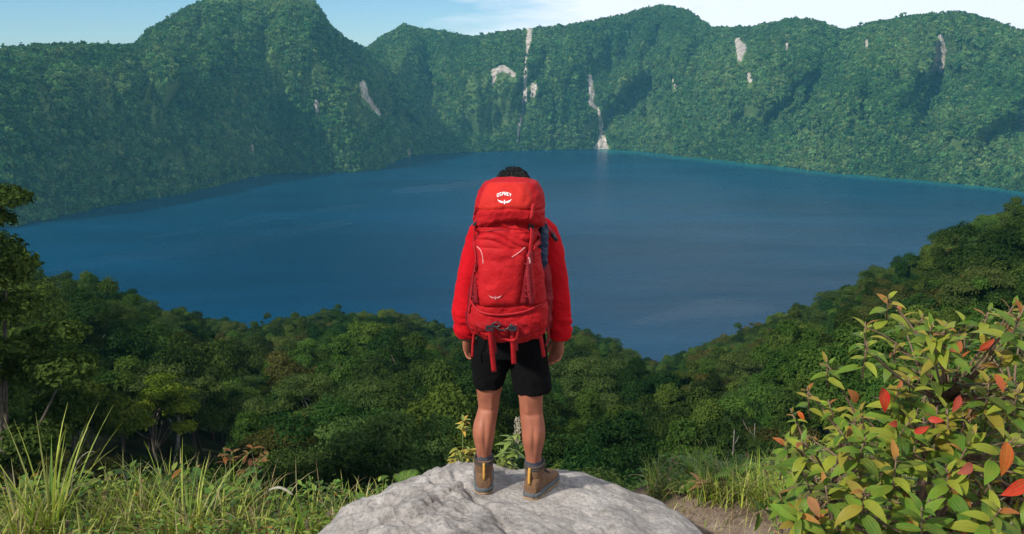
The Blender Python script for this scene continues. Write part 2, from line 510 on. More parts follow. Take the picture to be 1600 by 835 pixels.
# near slope: where the canopy meets the lake in the photograph (pixel), and how far away that edge is
EDGE = np.array([(-500, 400, 170), (0, 428, 180), (90, 446, 195), (180, 458, 210), (230, 486, 225), (290, 502, 235), (390, 522, 255), (440, 510, 265),
                 (500, 497, 270), (640, 502, 275), (700, 526, 280), (900, 524, 285), (960, 548, 290), (1015, 573, 295), (1070, 560, 290),
                 (1110, 540, 285), (1200, 512, 275), (1300, 478, 255), (1350, 445, 245), (1430, 410, 230), (1500, 372, 215), (1600, 330, 200), (2000, 250, 190)], float)
E_AZ, E_T = az_el(EDGE[:, 0], EDGE[:, 1])
E_R = EDGE[:, 2]

def near_ground(x, y):
    x, y = np.asarray(x, float), np.asarray(y, float)
    dx, dy = x - CAM[0], y - CAM[1]
    r = np.hypot(dx, dy); az = np.arctan2(dx, dy)
    te = np.interp(az, E_AZ, E_T); re = np.interp(az, E_AZ, E_R)
    s = (-te * re - 9.0) / re
    caz = np.cos(np.clip(az, -1.2, 1.2))
    redge = 5.0 / caz**0.8 + 0.35 * pn(az * 9, 3.3) + 0.1 * pn(az * 40, 1.3) + 0.40 * sstep(0.10, 0.2, az)
    plat = -0.36 + 0.07 * fbm(x * 1.3, y * 1.3, 5.0) + 0.22 * np.clip(3.4 - dy, 0, 6)
    T = CAM[2] - 9.0 - s * r - 7.0 + 3.0 * fbm(x / 38, y / 38, 2.0) * sstep(30, 70, r)
    over = np.clip(r - re - 4, 0, None)
    T = T - 0.75 * over - 0.001 * over**2
    u = np.clip((r - redge) / (32.0 - redge), 0, 1)
    w = 1 - (1 - u)**2
    return np.maximum(plat * (1 - w) + T * w, LAKE_Z - 9), w

# near ground: polar sheet round the camera
naz, nr = 540, 190
azg = np.linspace(-np.pi, np.pi, naz, endpoint=False)
rg = np.concatenate([np.linspace(0.05, 7.0, 70), np.geomspace(7.15, 560, nr - 70)])
A, RR = np.meshgrid(azg, rg, indexing='ij')
gx, gy = CAM[0] + RR * np.sin(A), CAM[1] + RR * np.cos(A)
gz, gw = near_ground(gx, gy)
gv = np.stack([gx, gy, gz], -1).reshape(-1, 3)
i, j = np.meshgrid(np.arange(naz), np.arange(nr - 1), indexing='ij'); i2 = (i + 1) % naz
gf = np.stack([i * nr + j, i * nr + j + 1, i2 * nr + j + 1, i2 * nr + j], -1).reshape(-1, 4)
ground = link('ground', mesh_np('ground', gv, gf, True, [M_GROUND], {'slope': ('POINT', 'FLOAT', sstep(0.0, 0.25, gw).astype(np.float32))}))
tag(ground, kind='structure')

# far crater rim: ridge line and shoreline of the photograph with distances
RIDGE = np.array([(-420, 95, 1080), (-200, 78, 1130), (0, 78, 1180), (60, 70, 1200), (150, 70, 1240), (190, 72, 1290), (212, 70, 1370), (235, 46, 1410), (290, 14, 1460), (330, -4, 1500),
                  (400, -12, 1520), (455, -10, 1530), (492, 3, 1530), (515, 40, 1550), (545, 64, 1590), (572, 76, 1650), (600, 56, 1850), (632, 38, 1900), (655, 45, 1890),
                  (682, 47, 1860), (735, 58, 1820), (830, 44, 1800), (900, 38, 1800), (980, 21, 1840), (1015, 11, 1870), (1040, 8, 1890), (1075, 17, 1880), (1112, 43, 1840),
                  (1170, 43, 1800), (1200, 37, 1760), (1240, 29, 1720), (1285, 35, 1700), (1316, 48, 1680), (1360, 36, 1640), (1420, 25, 1600), (1500, 19, 1560),
                  (1540, 29, 1560), (1600, 50, 1560), (1720, 62, 1520), (2000, 70, 1450)], float)
SHORE = np.array([(-420, 420), (-200, 385), (45, 348), (150, 325), (300, 300), (390, 277), (430, 271), (480, 270), (560, 269), (592, 264), (612, 252), (640, 243), (700, 239), (800, 236),
                  (940, 233), (1000, 236), (1080, 246), (1200, 258), (1300, 270), (1400, 278), (1500, 287), (1570, 295), (1620, 303), (2000, 345)], float)
RD_AZ, RD_T = az_el(RIDGE[:, 0], RIDGE[:, 1]); RD_R = RIDGE[:, 2]; RD_Z = CAM[2] + RD_T * RD_R
SH_AZ, SH_T = az_el(SHORE[:, 0], SHORE[:, 1]); SH_R = (LAKE_Z - CAM[2]) / SH_T
def px_az(px): return np.arctan2(np.asarray(px, float) - 800.0, F_PX * CP + 60)

def rim(az, t):
    """crater wall: azimuth and t (0 shoreline, 1 ridge) -> r, z"""
    rs = np.interp(az, SH_AZ, SH_R) + 9 * pn(az * 60, 7.7) + 5 * pn(az * 160, 2.7)
    rr = np.interp(az, RD_AZ, RD_R)
    zr = np.interp(az, RD_AZ, RD_Z) + 2.0 * pn(az * 130, 4.1)
    r = rs + (rr - rs) * t
    tc = np.clip(t, 0, 1)
    arc = az * 1500.0
    warp = 40 * fbm(arc / 150, tc * 2.0, 8.8, 3)
    big = ridged((arc + warp) / 330.0, tc * 0.45 + 3.0, 1.0, 2)
    mid = ridged((arc + 1.5 * warp) / 120.0, tc * 0.9 + 7.0, 4.0, 3)
    rib = ridged((arc + 0.8 * warp) / 52.0, tc * 1.3 + 2.0, 9.0, 2)
    fine = fbm(arc / 34.0, tc * 9.0, 2.0, 3)
    env = np.sin(np.pi * np.clip(tc, 0, 1)**0.8) * sstep(-0.02, 0.36, tc)
    z = LAKE_Z + (zr - LAKE_Z) * np.sign(t) * np.abs(tc)**0.92
    push = env * (210 * (big - 0.4) + 175 * (mid - 0.35) + 85 * (rib - 0.35) + 14 * fine)
    # the spur that comes down the left mountain, and two lesser ones
    for pts, wdt, amp in (([(0, 592), (0.25, 548), (0.5, 505), (0.75, 488), (1, 462)], 0.032, 68),
                          ([(0, 395), (0.4, 330), (0.7, 250), (1, 212)], 0.034, 46),
                          ([(0, 60), (0.5, 20), (1, 60)], 0.04, 44),
                          ([(0, 1075), (0.5, 1130), (1, 1205)], 0.04, 44),
                          ([(0, 860), (0.6, 880), (1, 905)], 0.026, 34),
                          ([(0, 1420), (0.5, 1380), (1, 1500)], 0.045, 48)):
        ts, ps = zip(*pts)
        d = (az - px_az(np.interp(tc, ts, ps)) - 0.006 * pn(tc * 5, pts[0][1])) / wdt
        push = push + 2.6 * amp * np.sin(np.pi * np.clip(tc, 0, 1)**0.7)**0.8 * np.exp(-np.abs(d)**1.4)
    z = np.where(t > 1, z - 0.55 * (r - rr), z)
    z = np.where(t < 0, LAKE_Z + (r - rs) * 0.5, z)
    dr = rr - rs
    hi, lo = 0.92 * dr * tc + 0.01, 0.85 * dr * (1 - tc) + 0.01        # keep the face leaning back everywhere
    push = np.where(push > 0, hi * np.tanh(push / hi), -lo * np.tanh(-push / lo))
    r = r - np.where((t > 0) & (t < 1), push, 0)
    return r, z

SCARS = [([(921, 120), (925, 148), (922, 160), (935, 172), (939, 190), (940, 205), (941, 222), (940, 231)], [2.5, 3.5, 3, 1.5, 2, 2.5, 5, 9]),
         ([(828, 40), (826, 60), (822, 95), (820, 130), (820, 158), (812, 190), (808, 222)], [3.5, 3, 1.2, 2.5, 2.5, 2, 1]),
         ([(771, 130), (772, 113), (785, 107), (803, 116)], [2, 3.5, 4, 3]), ([(834, 135), (833, 148)], [4, 3]),
         ([(566, 130), (572, 150), (584, 165), (594, 180)], [3.5, 4, 2, 1.5]),
         ([(1153, 66), (1158, 75), (1156, 92)], [4, 6, 3]), ([(1170, 116), (1172, 126)], [2.5, 3]), ([(1229, 70), (1229, 78)], [3, 2]),
         ([(1469, 57), (1469, 80), (1466, 106)], [3, 7, 7]), ([(1054, 122), (1056, 136)], [2.2, 2.4]),
         ([(638, 233), (640, 241)], [2, 2.5]), ([(494, 160), (496, 172)], [3.5, 3]), ([(1597, 192), (1600, 200)], [4, 5]), ([(392, 228), (394, 234)], [2.5, 2]),
         ([(420, 204), (421, 208)], [1.5, 1.5]), ([(1355, 62), (1354, 72)], [2, 2])]
SWARDS = [([(398, 50), (412, 80), (436, 130)], [5, 8, 10]), ([(740, 115), (735, 180)], [6, 8]), ([(672, 150), (690, 200)], [8, 10]), ([(1008, 70), (1003, 118)], [4, 5]),
          ([(970, 120), (975, 150)], [5, 9]), ([(770, 135), (768, 185)], [14, 16]), ([(852, 90), (862, 130)], [5, 5]), ([(170, 130), (165, 175)], [6, 8]), ([(500, 90), (470, 160)], [4, 5]),
          ([(300, 70), (320, 40)], [6, 8]), ([(235, 120), (245, 195)], [6, 7]), ([(540, 110), (570, 200)], [6, 8]), ([(1140, 90), (1136, 120)], [4, 5]), ([(1206, 60), (1212, 80)], [5, 5]),
          ([(1010, 160), (1025, 190)], [6, 7]), ([(60, 120), (75, 200)], [6, 9]), ([(330, 4), (480, 2)], [4, 4])]

def stroke_mask(px, py, strokes):
    px, py = px + 2.6 * fbm(px / 9, py / 9, 1.5, 3), py + 3.0 * fbm(px / 9, py / 9, 7.5, 3)
    out = np.zeros(px.shape)
    for pts, ws in strokes:
        for k in range(len(pts) - 1):
            (x0, y0), (x1, y1) = pts[k], pts[k + 1]
            dx, dy = x1 - x0, y1 - y0
            u = np.clip(((px - x0) * dx + (py - y0) * dy) / (dx * dx + dy * dy), 0, 1)
            d = np.hypot(px - x0 - u * dx, py - y0 - u * dy)
            w = ws[k] + (ws[k + 1] - ws[k]) * u
            out = np.maximum(out, np.clip(1.25 - 0.6 * d / w, 0, 1) * (d < 2.2 * w))
    return out

na, nt = 1150, 250
ag = np.linspace(px_az(-330), px_az(1930), na)
tg = np.concatenate([np.linspace(-0.10, 0, 8)[:-1], np.linspace(0, 1.02, nt - 22), np.linspace(1.05, 1.6, 15)])
nt = len(tg)
A, T_ = np.meshgrid(ag, tg, indexing='ij')
hr, hz = rim(A, T_)
hv = np.stack([CAM[0] + hr * np.sin(A), CAM[1] + hr * np.cos(A), np.maximum(hz, LAKE_Z - 12)], -1)
hpx, hpy = project(hv)
scar = stroke_mask(hpx, hpy, SCARS) * (T_ < 1.0)
# loose grey shore stones just above the water
i, j = np.meshgrid(np.arange(na - 1), np.arange(nt - 1), indexing='ij')
hf = np.stack([i * nt + j, (i + 1) * nt + j, (i + 1) * nt + j + 1, i * nt + j + 1], -1).reshape(-1, 4)
hills = link('hills', mesh_np('hills', hv.reshape(-1, 3), hf, True, [M_HILL], {'scar': ('POINT', 'FLOAT', scar.ravel().astype(np.float32))}))
tag(hills, kind='structure')

# lake: a sheet of water with its wind lanes and the pale shallows of the right shore
lgx = np.linspace(-1900, 1900, 420); lgy = np.geomspace(150, 2600, 420)
X, Y = np.meshgrid(lgx, lgy, indexing='ij')
lv = np.stack([X, Y, np.full_like(X, LAKE_Z)], -1)
i, j = np.meshgrid(np.arange(419), np.arange(419), indexing='ij'); a = i * 420 + j
lf = np.stack([a, a + 420, a + 421, a + 1], -1).reshape(-1, 4)
wpx, wpy = project(lv)
wind = 1.1 * stroke_mask(wpx, wpy, [([(40, 428), (200, 402), (330, 384), (420, 368), (540, 348)], [2, 6, 9, 6, 3]), ([(230, 372), (420, 340), (560, 322)], [1, 4, 2]),
                              ([(990, 505), (1110, 478), (1190, 484)], [3, 11, 6]), ([(620, 300), (760, 285)], [3, 4])])
wind = np.maximum(wind * np.where(wpx > 900, 0.6, 0.9), 0.05 + 0.17 * sstep(350, 1050, wpx) * sstep(232, 300, wpy))
shoal = np.zeros_like(X)
for k in range(len(SHORE) - 1):
    if SHORE[k, 0] >= 940: shoal = np.maximum(shoal, 0.9 * stroke_mask(wpx, wpy, [([tuple(SHORE[k]), tuple(SHORE[k + 1])], [4.0, 4.0])]))
water = link('lake_water', mesh_np('lake_water', lv.reshape(-1, 3), lf, False, [M_WATER], {'wind': ('POINT', 'FLOAT', wind.ravel().astype(np.float32)), 'shoal': ('POINT', 'FLOAT', shoal.ravel().astype(np.float32))}))
tag(water, kind='structure')

# haze: one closed box of even air
def m_haze():
    m = bpy.data.materials.new('haze'); m.use_nodes = True
    n, l = m.node_tree.nodes, m.node_tree.links; n.clear()
    o = n.new('ShaderNodeOutputMaterial'); v = n.new('ShaderNodeVolumePrincipled')
    v.inputs['Color'].default_value = (0.22, 0.74, 1.0, 1)
    v.inputs['Density'].default_value = 0.00009
    v.inputs['Anisotropy'].default_value = 0.0
    l.new(v.outputs[0], o.inputs['Volume'])
    return m
hb = MB(); hb.box((0, 1150, 15), (2300, 1500, 185))
haze = hb.build('haze', m_haze(), smooth=False); tag(haze, kind='stuff')

# ------------------------------------------------------------------ foliage builders
def leaf_cloud(rng, pos, nrm, size, tint, mat, name, aspect=0.55):
    """many small folded rhombic leaf sprays"""
    n = len(pos)
    nrm = nrm / (np.linalg.norm(nrm, axis=1)[:, None] + 1e-9)
    a = rng.normal(size=(n, 3)); a -= nrm * (a * nrm).sum(1)[:, None]; a /= np.linalg.norm(a, axis=1)[:, None] + 1e-9
    b = np.cross(nrm, a)
    s = size[:, None]
    v = np.stack([pos - a * s * 0.5, pos + b * s * aspect * 0.5 + nrm * s * 0.10, pos + a * s * 0.5 - nrm * s * 0.12, pos - b * s * aspect * 0.5 + nrm * s * 0.10], 1)
    f = np.arange(n * 4).reshape(n, 4)
    return mesh_np(name, v.reshape(-1, 3), f, False, [mat], {'tint': ('FACE', 'FLOAT', tint.astype(np.float32))})

def crown(rng, mat, Rr, H, nclump, nleaf, leaf, z0, flat=0.7, spread=1.0, low=-0.35):
    d = rng.normal(size=(nclump, 3)); d[:, 2] = np.abs(d[:, 2]) * 1.1 + low; d /= np.linalg.norm(d, axis=1)[:, None]
    c = d * np.array([Rr, Rr, H]) * 0.72 * rng.uniform(0.45, 1.28, (nclump, 1)) * spread
    c[:, 2] += z0
    rc = Rr * rng.uniform(0.17, 0.40, nclump)
    ct = rng.uniform(0.0, 1.0, nclump)
    w = rc**2 / (rc**2).sum()
    k = rng.choice(nclump, nleaf, p=w)
    u = rng.normal(size=(nleaf, 3)); u /= np.linalg.norm(u, axis=1)[:, None]; u[:, 2] = np.where(u[:, 2] < -0.3, -u[:, 2] * 0.6, u[:, 2])
    wob = 1 + 0.28 * pn(u[:, 0] * 3 + k, u[:, 1] * 3, u[:, 2] * 3)
    rad = rc[k] * (0.62 + 0.42 * rng.random(nleaf)**0.6) * wob
    pos = c[k] + u * rad[:, None] * np.array([1, 1, flat])
    nrm = u + np.array([0, 0, 0.55]) + rng.normal(size=(nleaf, 3)) * 0.42
    tint = np.clip(0.75 * ct[k] + 0.12 + rng.normal(size=nleaf) * 0.20, 0, 1)
    size = leaf * rng.uniform(0.6, 1.35, nleaf)
    return leaf_cloud(rng, pos, nrm, size, tint, mat, 'crown'), c, rc

def trunk(rng, mat, H, clumps, rbase, z0):
    mb = MB()
    top = np.array([0, 0, z0 + 0.4])
    bend = rng.normal(size=2) * 0.35
    zz = np.linspace(-1.5, top[2], 8)
    pts = np.stack([bend[0] * np.sin(zz / max(top[2], 1) * 2.5), bend[1] * np.sin(zz / max(top[2], 1) * 2.1), zz], -1)
    mb.tube(pts, np.linspace(rbase * 1.25, rbase * 0.45, 8), 8)
    order = rng.permutation(len(clumps))[:12]
    for q in order:
        e = clumps[q]; s = pts[rng.integers(4, 8)]
        m1 = s + (e - s) * 0.5 + np.array([0, 0, -0.25]) + rng.normal(size=3) * 0.15
        u = np.linspace(0, 1, 6)[:, None]
        p = (1 - u)**2 * s + 2 * u * (1 - u) * m1 + u * u * (e + np.array([0, 0, 0.15]))
        mb.tube(p, np.linspace(rbase * 0.42, rbase * 0.1, 6), 5)
    return mb.mesh('trunk', mat)

# prototypes of the trees on the near slope: (kind, crown mesh, trunk mesh, height)
TREE_KIND = [
    # material, bark, R, H, clumps, leaves, leaf, z0, flat, spread, low, label
    (0, M_BARK, 3.9, 3.6, 30, 20000, 0.25, 6.0, 0.75, 1.0, -0.5, 'dense dark green round-crowned tree in the forest below the rock'),
    (0, M_BARK, 3.2, 4.6, 28, 19000, 0.25, 6.2, 0.85, 1.0, -0.7, 'tall narrow dark green tree in the forest below the rock'),
    (1, M_BARK, 4.2, 3.2, 32, 21000, 0.25, 6.4, 0.62, 1.0, -0.45, 'mid green broad-crowned tree in the forest below the rock'),
    (1, M_BARK, 3.4, 3.8, 26, 19000, 0.24, 6.0, 0.75, 1.1, -0.55, 'mid green bushy tree with a clumpy crown in the forest below the rock'),
    (2, M_BARK, 3.8, 3.2, 28, 18000, 0.24, 6.2, 0.65, 1.05, -0.45, 'olive brown tinged tree in the forest below the rock'),
    (3, M_PALEBARK, 4.0, 2.4, 34, 14000, 0.21, 7.0, 0.42, 1.15, -0.05, 'airy grey green flat-topped tree in the forest below the rock'),
    (5, M_BARK, 3.5, 3.2, 28, 19000, 0.24, 6.0, 0.68, 1.05, -0.45, 'fresh light green tree in the forest below the rock'),
    (4, M_BARK, 3.6, 3.2, 34, 15000, 0.30, 6.4, 0.5, 1.15, -0.35, 'yellow green tree in the forest below the rock'),
]
rngT = np.random.default_rng(21)
PROTO = []
for (fm, bk, Rr, H, nc, nl, lf_, z0, fl, spd, low, lab) in TREE_KIND:
    cm, cc, rc = crown(rngT, FOL[fm], Rr, H, nc, nl, lf_, z0, fl, spd, low)
    PROTO.append((cm, trunk(rngT, bk, H, cc, 0.17, z0), z0 + H * 0.95, lab))

def scatter(name, pts, rot, scl, idx, objs):
    """one 'stuff' object: points carrying instances of the prototype meshes"""
    col = bpy.data.collections.new(name + '_kinds')
    for k, o in enumerate(objs):
        o.name = '%s_kind_%02d' % (name, k); col.objects.link(o)
    me = bpy.data.meshes.new(name)
    me.vertices.add(len(pts)); me.vertices.foreach_set('co', np.ascontiguousarray(pts, np.float32).ravel())
    for nm, typ, dat, key in (('rot', 'FLOAT_VECTOR', rot, 'vector'), ('scl', 'FLOAT_VECTOR', scl, 'vector'), ('idx', 'INT', idx, 'value')):
        a = me.attributes.new(nm, typ, 'POINT'); a.data.foreach_set(key, np.ascontiguousarray(dat, np.int32 if typ == 'INT' else np.float32).ravel())
    o = link(name, me)
    ng = bpy.data.node_groups.new(name, 'GeometryNodeTree')
    ng.interface.new_socket('Geometry', in_out='INPUT', socket_type='NodeSocketGeometry')
    ng.interface.new_socket('Geometry', in_out='OUTPUT', socket_type='NodeSocketGeometry')
    N, L = ng.nodes, ng.links
    gi, go = N.new('NodeGroupInput'), N.new('NodeGroupOutput')
    iop = N.new('GeometryNodeInstanceOnPoints'); ci = N.new('GeometryNodeCollectionInfo')
    ci.inputs['Collection'].default_value = col; ci.inputs['Separate Children'].default_value = True; ci.inputs['Reset Children'].default_value = True
    iop.inputs['Pick Instance'].default_value = True
    def na_(nm, dt):
        q = N.new('GeometryNodeInputNamedAttribute'); q.data_type = dt; q.inputs['Name'].default_value = nm
        return q.outputs['Attribute']
    L.new(gi.outputs[0], iop.inputs['Points']); L.new(ci.outputs[0], iop.inputs['Instance'])
    L.new(na_('idx', 'INT'), iop.inputs['Instance Index'])
    L.new(na_('rot', 'FLOAT_VECTOR'), iop.inputs['Rotation'])
    L.new(na_('scl', 'FLOAT_VECTOR'), iop.inputs['Scale'])
    L.new(iop.outputs[0], go.inputs[0])
    md = o.modifiers.new('scatter', 'NODES'); md.node_group = ng
    tag(o, kind='stuff')
    return o

# ------------------------------------------------------------------ forest on the far crater wall
rngF = np.random.default_rng(5)
FARP = []
for k in range(27):
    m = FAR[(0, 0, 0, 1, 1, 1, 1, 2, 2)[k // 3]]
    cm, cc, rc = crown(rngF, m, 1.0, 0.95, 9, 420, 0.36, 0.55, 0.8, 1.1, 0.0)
    FARP.append(bpy.data.objects.new('far_tree', cm))
n = 560000
fa = rngF.uniform(px_az(-60), px_az(1660), n)
ft = rngF.random(n)**1.7 * 1.06
fr_, fz = rim(fa, ft)
rs = np.interp(fa, SH_AZ, SH_R); rr = np.interp(fa, RD_AZ, RD_R)
gN = np.cross(np.gradient(hv, ag, axis=0), np.gradient(hv, tg, axis=1))
fn = gN[np.clip(np.rint((fa - ag[0]) / (ag[1] - ag[0])).astype(int), 0, na - 1), np.clip(np.searchsorted(tg, ft), 1, nt - 2)]
area = np.linalg.norm(fn, axis=1); fn = fn / (area[:, None] + 1e-9)
wgt = area * np.maximum(ft, 0.004)**(1 - 1 / 1.7); wgt = np.clip(wgt / np.percentile(wgt, 98), 0, 1)
fp = np.stack([CAM[0] + fr_ * np.sin(fa), CAM[1] + fr_ * np.cos(fa), fz], -1)
ppx, ppy = project(fp)
sc_ = np.maximum(stroke_mask(ppx, ppy, SCARS), np.maximum(stroke_mask(ppx, ppy - 4, SCARS), stroke_mask(ppx, ppy - 8, SCARS))); sw = stroke_mask(ppx, ppy, SWARDS)
arc = fa * 1500
dens = fbm(arc / 90, ft * 5, 6.0, 4)
keep = (rngF.random(n) < wgt * np.clip(1.0 + 1.5 * np.minimum(dens + 0.12, 0), 0.15, 1)) & (sc_ < 0.10) & (rngF.random(n) > sw * 0.55) & (fz > LAKE_Z + 0.5)
fp, fa, ft, dens, sw, fn = fp[keep], fa[keep], ft[keep], dens[keep], sw[keep], fn[keep]
n = len(fp)
hue = fbm(fa * 1500 / 140, ft * 3, 12.0, 3) + rngF.normal(size=n) * 0.30
kind = np.where(hue < -0.08, rngF.integers(0, 9, n), np.where(hue < 0.26, rngF.integers(9, 21, n), rngF.integers(21, 27, n)))
size = np.clip(2.6 * np.exp(rngF.normal(size=n) * 0.3), 1.8, 6.5) * (1 - 0.45 * (sw > 0)) * np.where(rngF.random(n) < 0.08, 1.35, 1.0)
size *= np.where(ft > 0.95, 0.62, 1.0)
fn = np.where(fn[:, 2:] < 0, -fn, fn)
fn = 0.9 * fn + np.array([0, 0, 0.1]) + rngF.normal(size=fn.shape) * 0.10; fn /= np.linalg.norm(fn, axis=1)[:, None]
tilt = np.arccos(np.clip(fn[:, 2], -1, 1)); yaw = np.arctan2(fn[:, 1], fn[:, 0])
# euler XYZ that takes +Z to fn: turn about Y by tilt, then about Z by yaw
frot = np.stack([np.zeros(n), tilt, yaw], -1)
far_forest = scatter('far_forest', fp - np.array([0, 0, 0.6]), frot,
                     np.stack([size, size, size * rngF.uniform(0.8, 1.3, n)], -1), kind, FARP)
tag(far_forest, 'hazy green forest covering the steep crater walls across the lake', 'forest')
print('far trees', n)

# ------------------------------------------------------------------ forest on the near slope
def place(px, r):
    """ground point in the direction of photo column px at distance r"""
    a = np.arctan2(px - 800.0, F_PX * CP)
    x, y = CAM[0] + r * np.sin(a), CAM[1] + r * np.cos(a)
    return np.array([x, y, near_ground(x, y)[0]])

SPECIAL = [  # px, r, kind, scale, label
    (228, 68, 7, 0.85, 'bright yellow green tree standing out of the dark forest on the left'),
    (1195, 105, 5, 1.0, 'pale airy tree with spreading grey limbs between the hiker and the leafy shrub'),
    (640, 262, 5, 1.0, 'pale grey green crown standing highest on the forest edge left of the hiker'),
    (505, 258, 5, 1.1, 'broad pale crown against the lake at the forest edge, left of the backpack'),
]
rngN = np.random.default_rng(33)
sp = 4.5
cells = []
for ix in range(-52, 53):
    for iy in range(6, 84):
        x = (ix + rngN.uniform(-0.42, 0.42)) * sp; y = CAM[1] + (iy + rngN.uniform(-0.42, 0.42)) * sp
        cells.append((x, y))
cells = np.array(cells)
dx, dy = cells[:, 0] - CAM[0], cells[:, 1] - CAM[1]
cr_ = np.hypot(dx, dy); ca = np.arctan2(dx, dy)
re = np.interp(ca, E_AZ, E_R)
ok = (np.abs(ca) < R(35)) & (cr_ > 36 + 14 * sstep(0.12, 0.4, ca)) & (cr_ < re + 14)
cells, cr_, ca = cells[ok], cr_[ok], ca[ok]
cz = near_ground(cells[:, 0], cells[:, 1])[0]
n = len(cells)
patch = fbm(cells[:, 0] / 30, cells[:, 1] / 30, 3.0, 2)
kinds = np.empty(n, int); scls = rngN.uniform(0.50, 1.0, n)
for q in range(n):
    u = rngN.random()
    tbl = [0.26, 0.42, 0.60, 0.76, 0.86, 0.94, 1.0, 1.1] if patch[q] < 0.1 else [0.16, 0.26, 0.46, 0.62, 0.76, 0.88, 1.0, 1.1]
    kinds[q] = int(np.searchsorted(tbl, u))
tops = np.stack([cells[:, 0], cells[:, 1], cz + 9.5 * scls], -1)
tpx, tpy = project(tops)
vis = (tpy < 800) & (tpx > -140) & (tpx < 1740)
for (px, r, kd, s_, lb) in SPECIAL:
    p = place(px, r); vis &= ~(np.hypot(cells[:, 0] - p[0], cells[:, 1] - p[1]) < 4.0)
    d = p[:2] - CAM[:2]; dn = d / np.linalg.norm(d); rel = cells - CAM[:2]
    al = rel @ dn; lat = np.abs(rel[:, 0] * dn[1] - rel[:, 1] * dn[0])
    vis &= ~((al < r) & (al > r - 16) & (lat < 4.5))
idx = np.where(vis)[0]
idx = idx[np.argsort(cr_[idx])]
print('near trees', len(idx))
near, rest = idx[:296], idx[296:]
TGROUP = 'trees of the dense forest below the lookout'
seen_kind = {}
def tree_thing(loc, kind, s, rz, label, group=None, name='forest_tree', hs=1.0):
    cm, tm, ht, lab = PROTO[kind]
    e = empty(name, loc, rz); e.scale = (s, s, s * hs)
    link('trunk', tm, e); link('crown', cm, e)
    tag(e, label or lab, 'tree', group)
    return e
for q in near:
    tree_thing((cells[q, 0], cells[q, 1], cz[q]), kinds[q], scls[q], rngN.uniform(0, 6.28), None, TGROUP, hs=rngN.uniform(0.85, 1.4))
for (px, r, kd, s_, lb) in SPECIAL:
    tree_thing(place(px, r), kd, s_, rngN.uniform(0, 6.28), lb)
# the rest of the slope, farther off than the nearest three hundred
objs = []
for (cm, tm, ht, lab) in PROTO: objs.append(bpy.data.objects.new('rest_tree', cm))
n = len(rest)
if n:
    s_ = scls[rest]
    sfor = scatter('slope_forest', np.stack([cells[rest, 0], cells[rest, 1], cz[rest]], -1), np.stack([np.zeros(n), np.zeros(n), rngN.uniform(0, 6.28, n)], -1),
                   np.stack([s_, s_, s_ * rngN.uniform(0.85, 1.2, n)], -1), kinds[rest], objs)
    tag(sfor, 'dark green forest running down to the lake beyond the nearer trees', 'forest')
# a nearer tree at the left edge and dead poles sticking out of the forest
rngE = np.random.default_rng(77)
M_DEAD = plain('dead_wood', (0.17, 0.155, 0.135), 0.9, var=0.3, scale=6, spec=0.1)
base = place(-16, 34.0); topz = CAM[2] - 34.0 * 0.160
hgt = topz - base[2]
cm, cc, rc = crown(rngE, FOL[0], 2.8, 5.0, 34, 26000, 0.22, hgt - 3.6, 0.6, 1.15, -1.3)
e = empty('forest_tree', base); link('trunk', trunk(rngE, M_BARK, 3, cc, 0.2, hgt - 2.9), e); link('crown', cm, e)
tag(e, 'tall leafy tree at the left edge, rising in front of the lake', 'tree')
for px, py0, py1, r, wd, lb in ((1145, 672, 790, 46, 0.05, 'thin bare pale pole of a dead tree right of the boulder'),
                                (1181, 662, 790, 50, 0.045, 'shorter bare dead stem just left of the leafy shrub'),
                                (1098, 722, 800, 30, 0.035, 'short snapped white dead stick at the edge of the right grass')):
    p0, p1 = at(px, py0, CAM[1] + r), at(px + 1, py1, CAM[1] + r)
    p1[2] = min(p1[2], near_ground(p1[0], p1[1])[0])
    mb = MB(); u = np.linspace(0, 1, 9)
    pts = p1 - p0; pp = u[:, None] * (p0 - p1) + (p1 - p1)
    pp[:, 0] += 0.10 * np.sin(u * 6 + px); pp[:, 1] += 0.1 * np.cos(u * 5)
    mb.tube(pp, wd * (1.5 - u), 7)
    for q in (0.62, 0.78, 0.9):
        a = np.array([np.interp(q, u, pp[:, k]) for k in range(3)]); sg = rngE.choice([-1, 1])
        mb.tube([a, a + [0.22 * sg, 0.1, 0.25], a + [0.3 * sg, 0.1, 0.55]], [wd * 0.5, wd * 0.35, wd * 0.15], 5)
    o = mb.build('dead_tree', M_DEAD); o.location = p1
    tag(o, lb, 'dead tree')

# ------------------------------------------------------------------ boulder
nth, nq = 720, 300
th = np.linspace(0, 2 * np.pi, nth, endpoint=False)
q = 1 - (1 - np.linspace(0, 1, nq))**1.5
TH, Q = np.meshgrid(th, q, indexing='ij')
qm = 1.0 / (np.abs(np.cos(TH))**2.2 + np.abs(np.sin(TH))**2.4)**(1 / 2.3)
X = 1.17 * np.cos(TH) * Q * qm; Y = -0.85 + 1.50 * np.sin(TH) * Q * qm
U = np.clip(Q**2.3, 0, 1)
Z = -0.55 + 0.58 * (1 - U * 0.995)**0.22
Z = Z + 0.035 * np.exp(-((Y - 0.33) / 0.22)**2 - (X / 0.55)**4)
foot = np.exp(-(((X + 0.01) / 0.30)**2 + ((Y + 0.02) / 0.17)**2)**2)
Z = Z + 0.030 * fbm(X * 1.7, Y * 1.7, 1.0, 3) * (1 - foot) - foot * Z * 0.9
Z = Z + (0.045 * np.abs(pn(X * 1.9 + 4.0, Y * 1.9, 6.6)) + 0.03 * np.abs(pn(X * 4.2, Y * 4.2 + 2.0, 3.3)) - 0.02) * (1 - foot)
left = sstep(0.02, -0.35, X + 0.18 * pn(X * 3, Y * 3, 4))
rl = ridged(X * 2.3 + 0.9 * Y + 0.5 * fbm(X * 3, Y * 3, 2.0), Y * 3.4 - 0.8 * X, 3.0, 4)
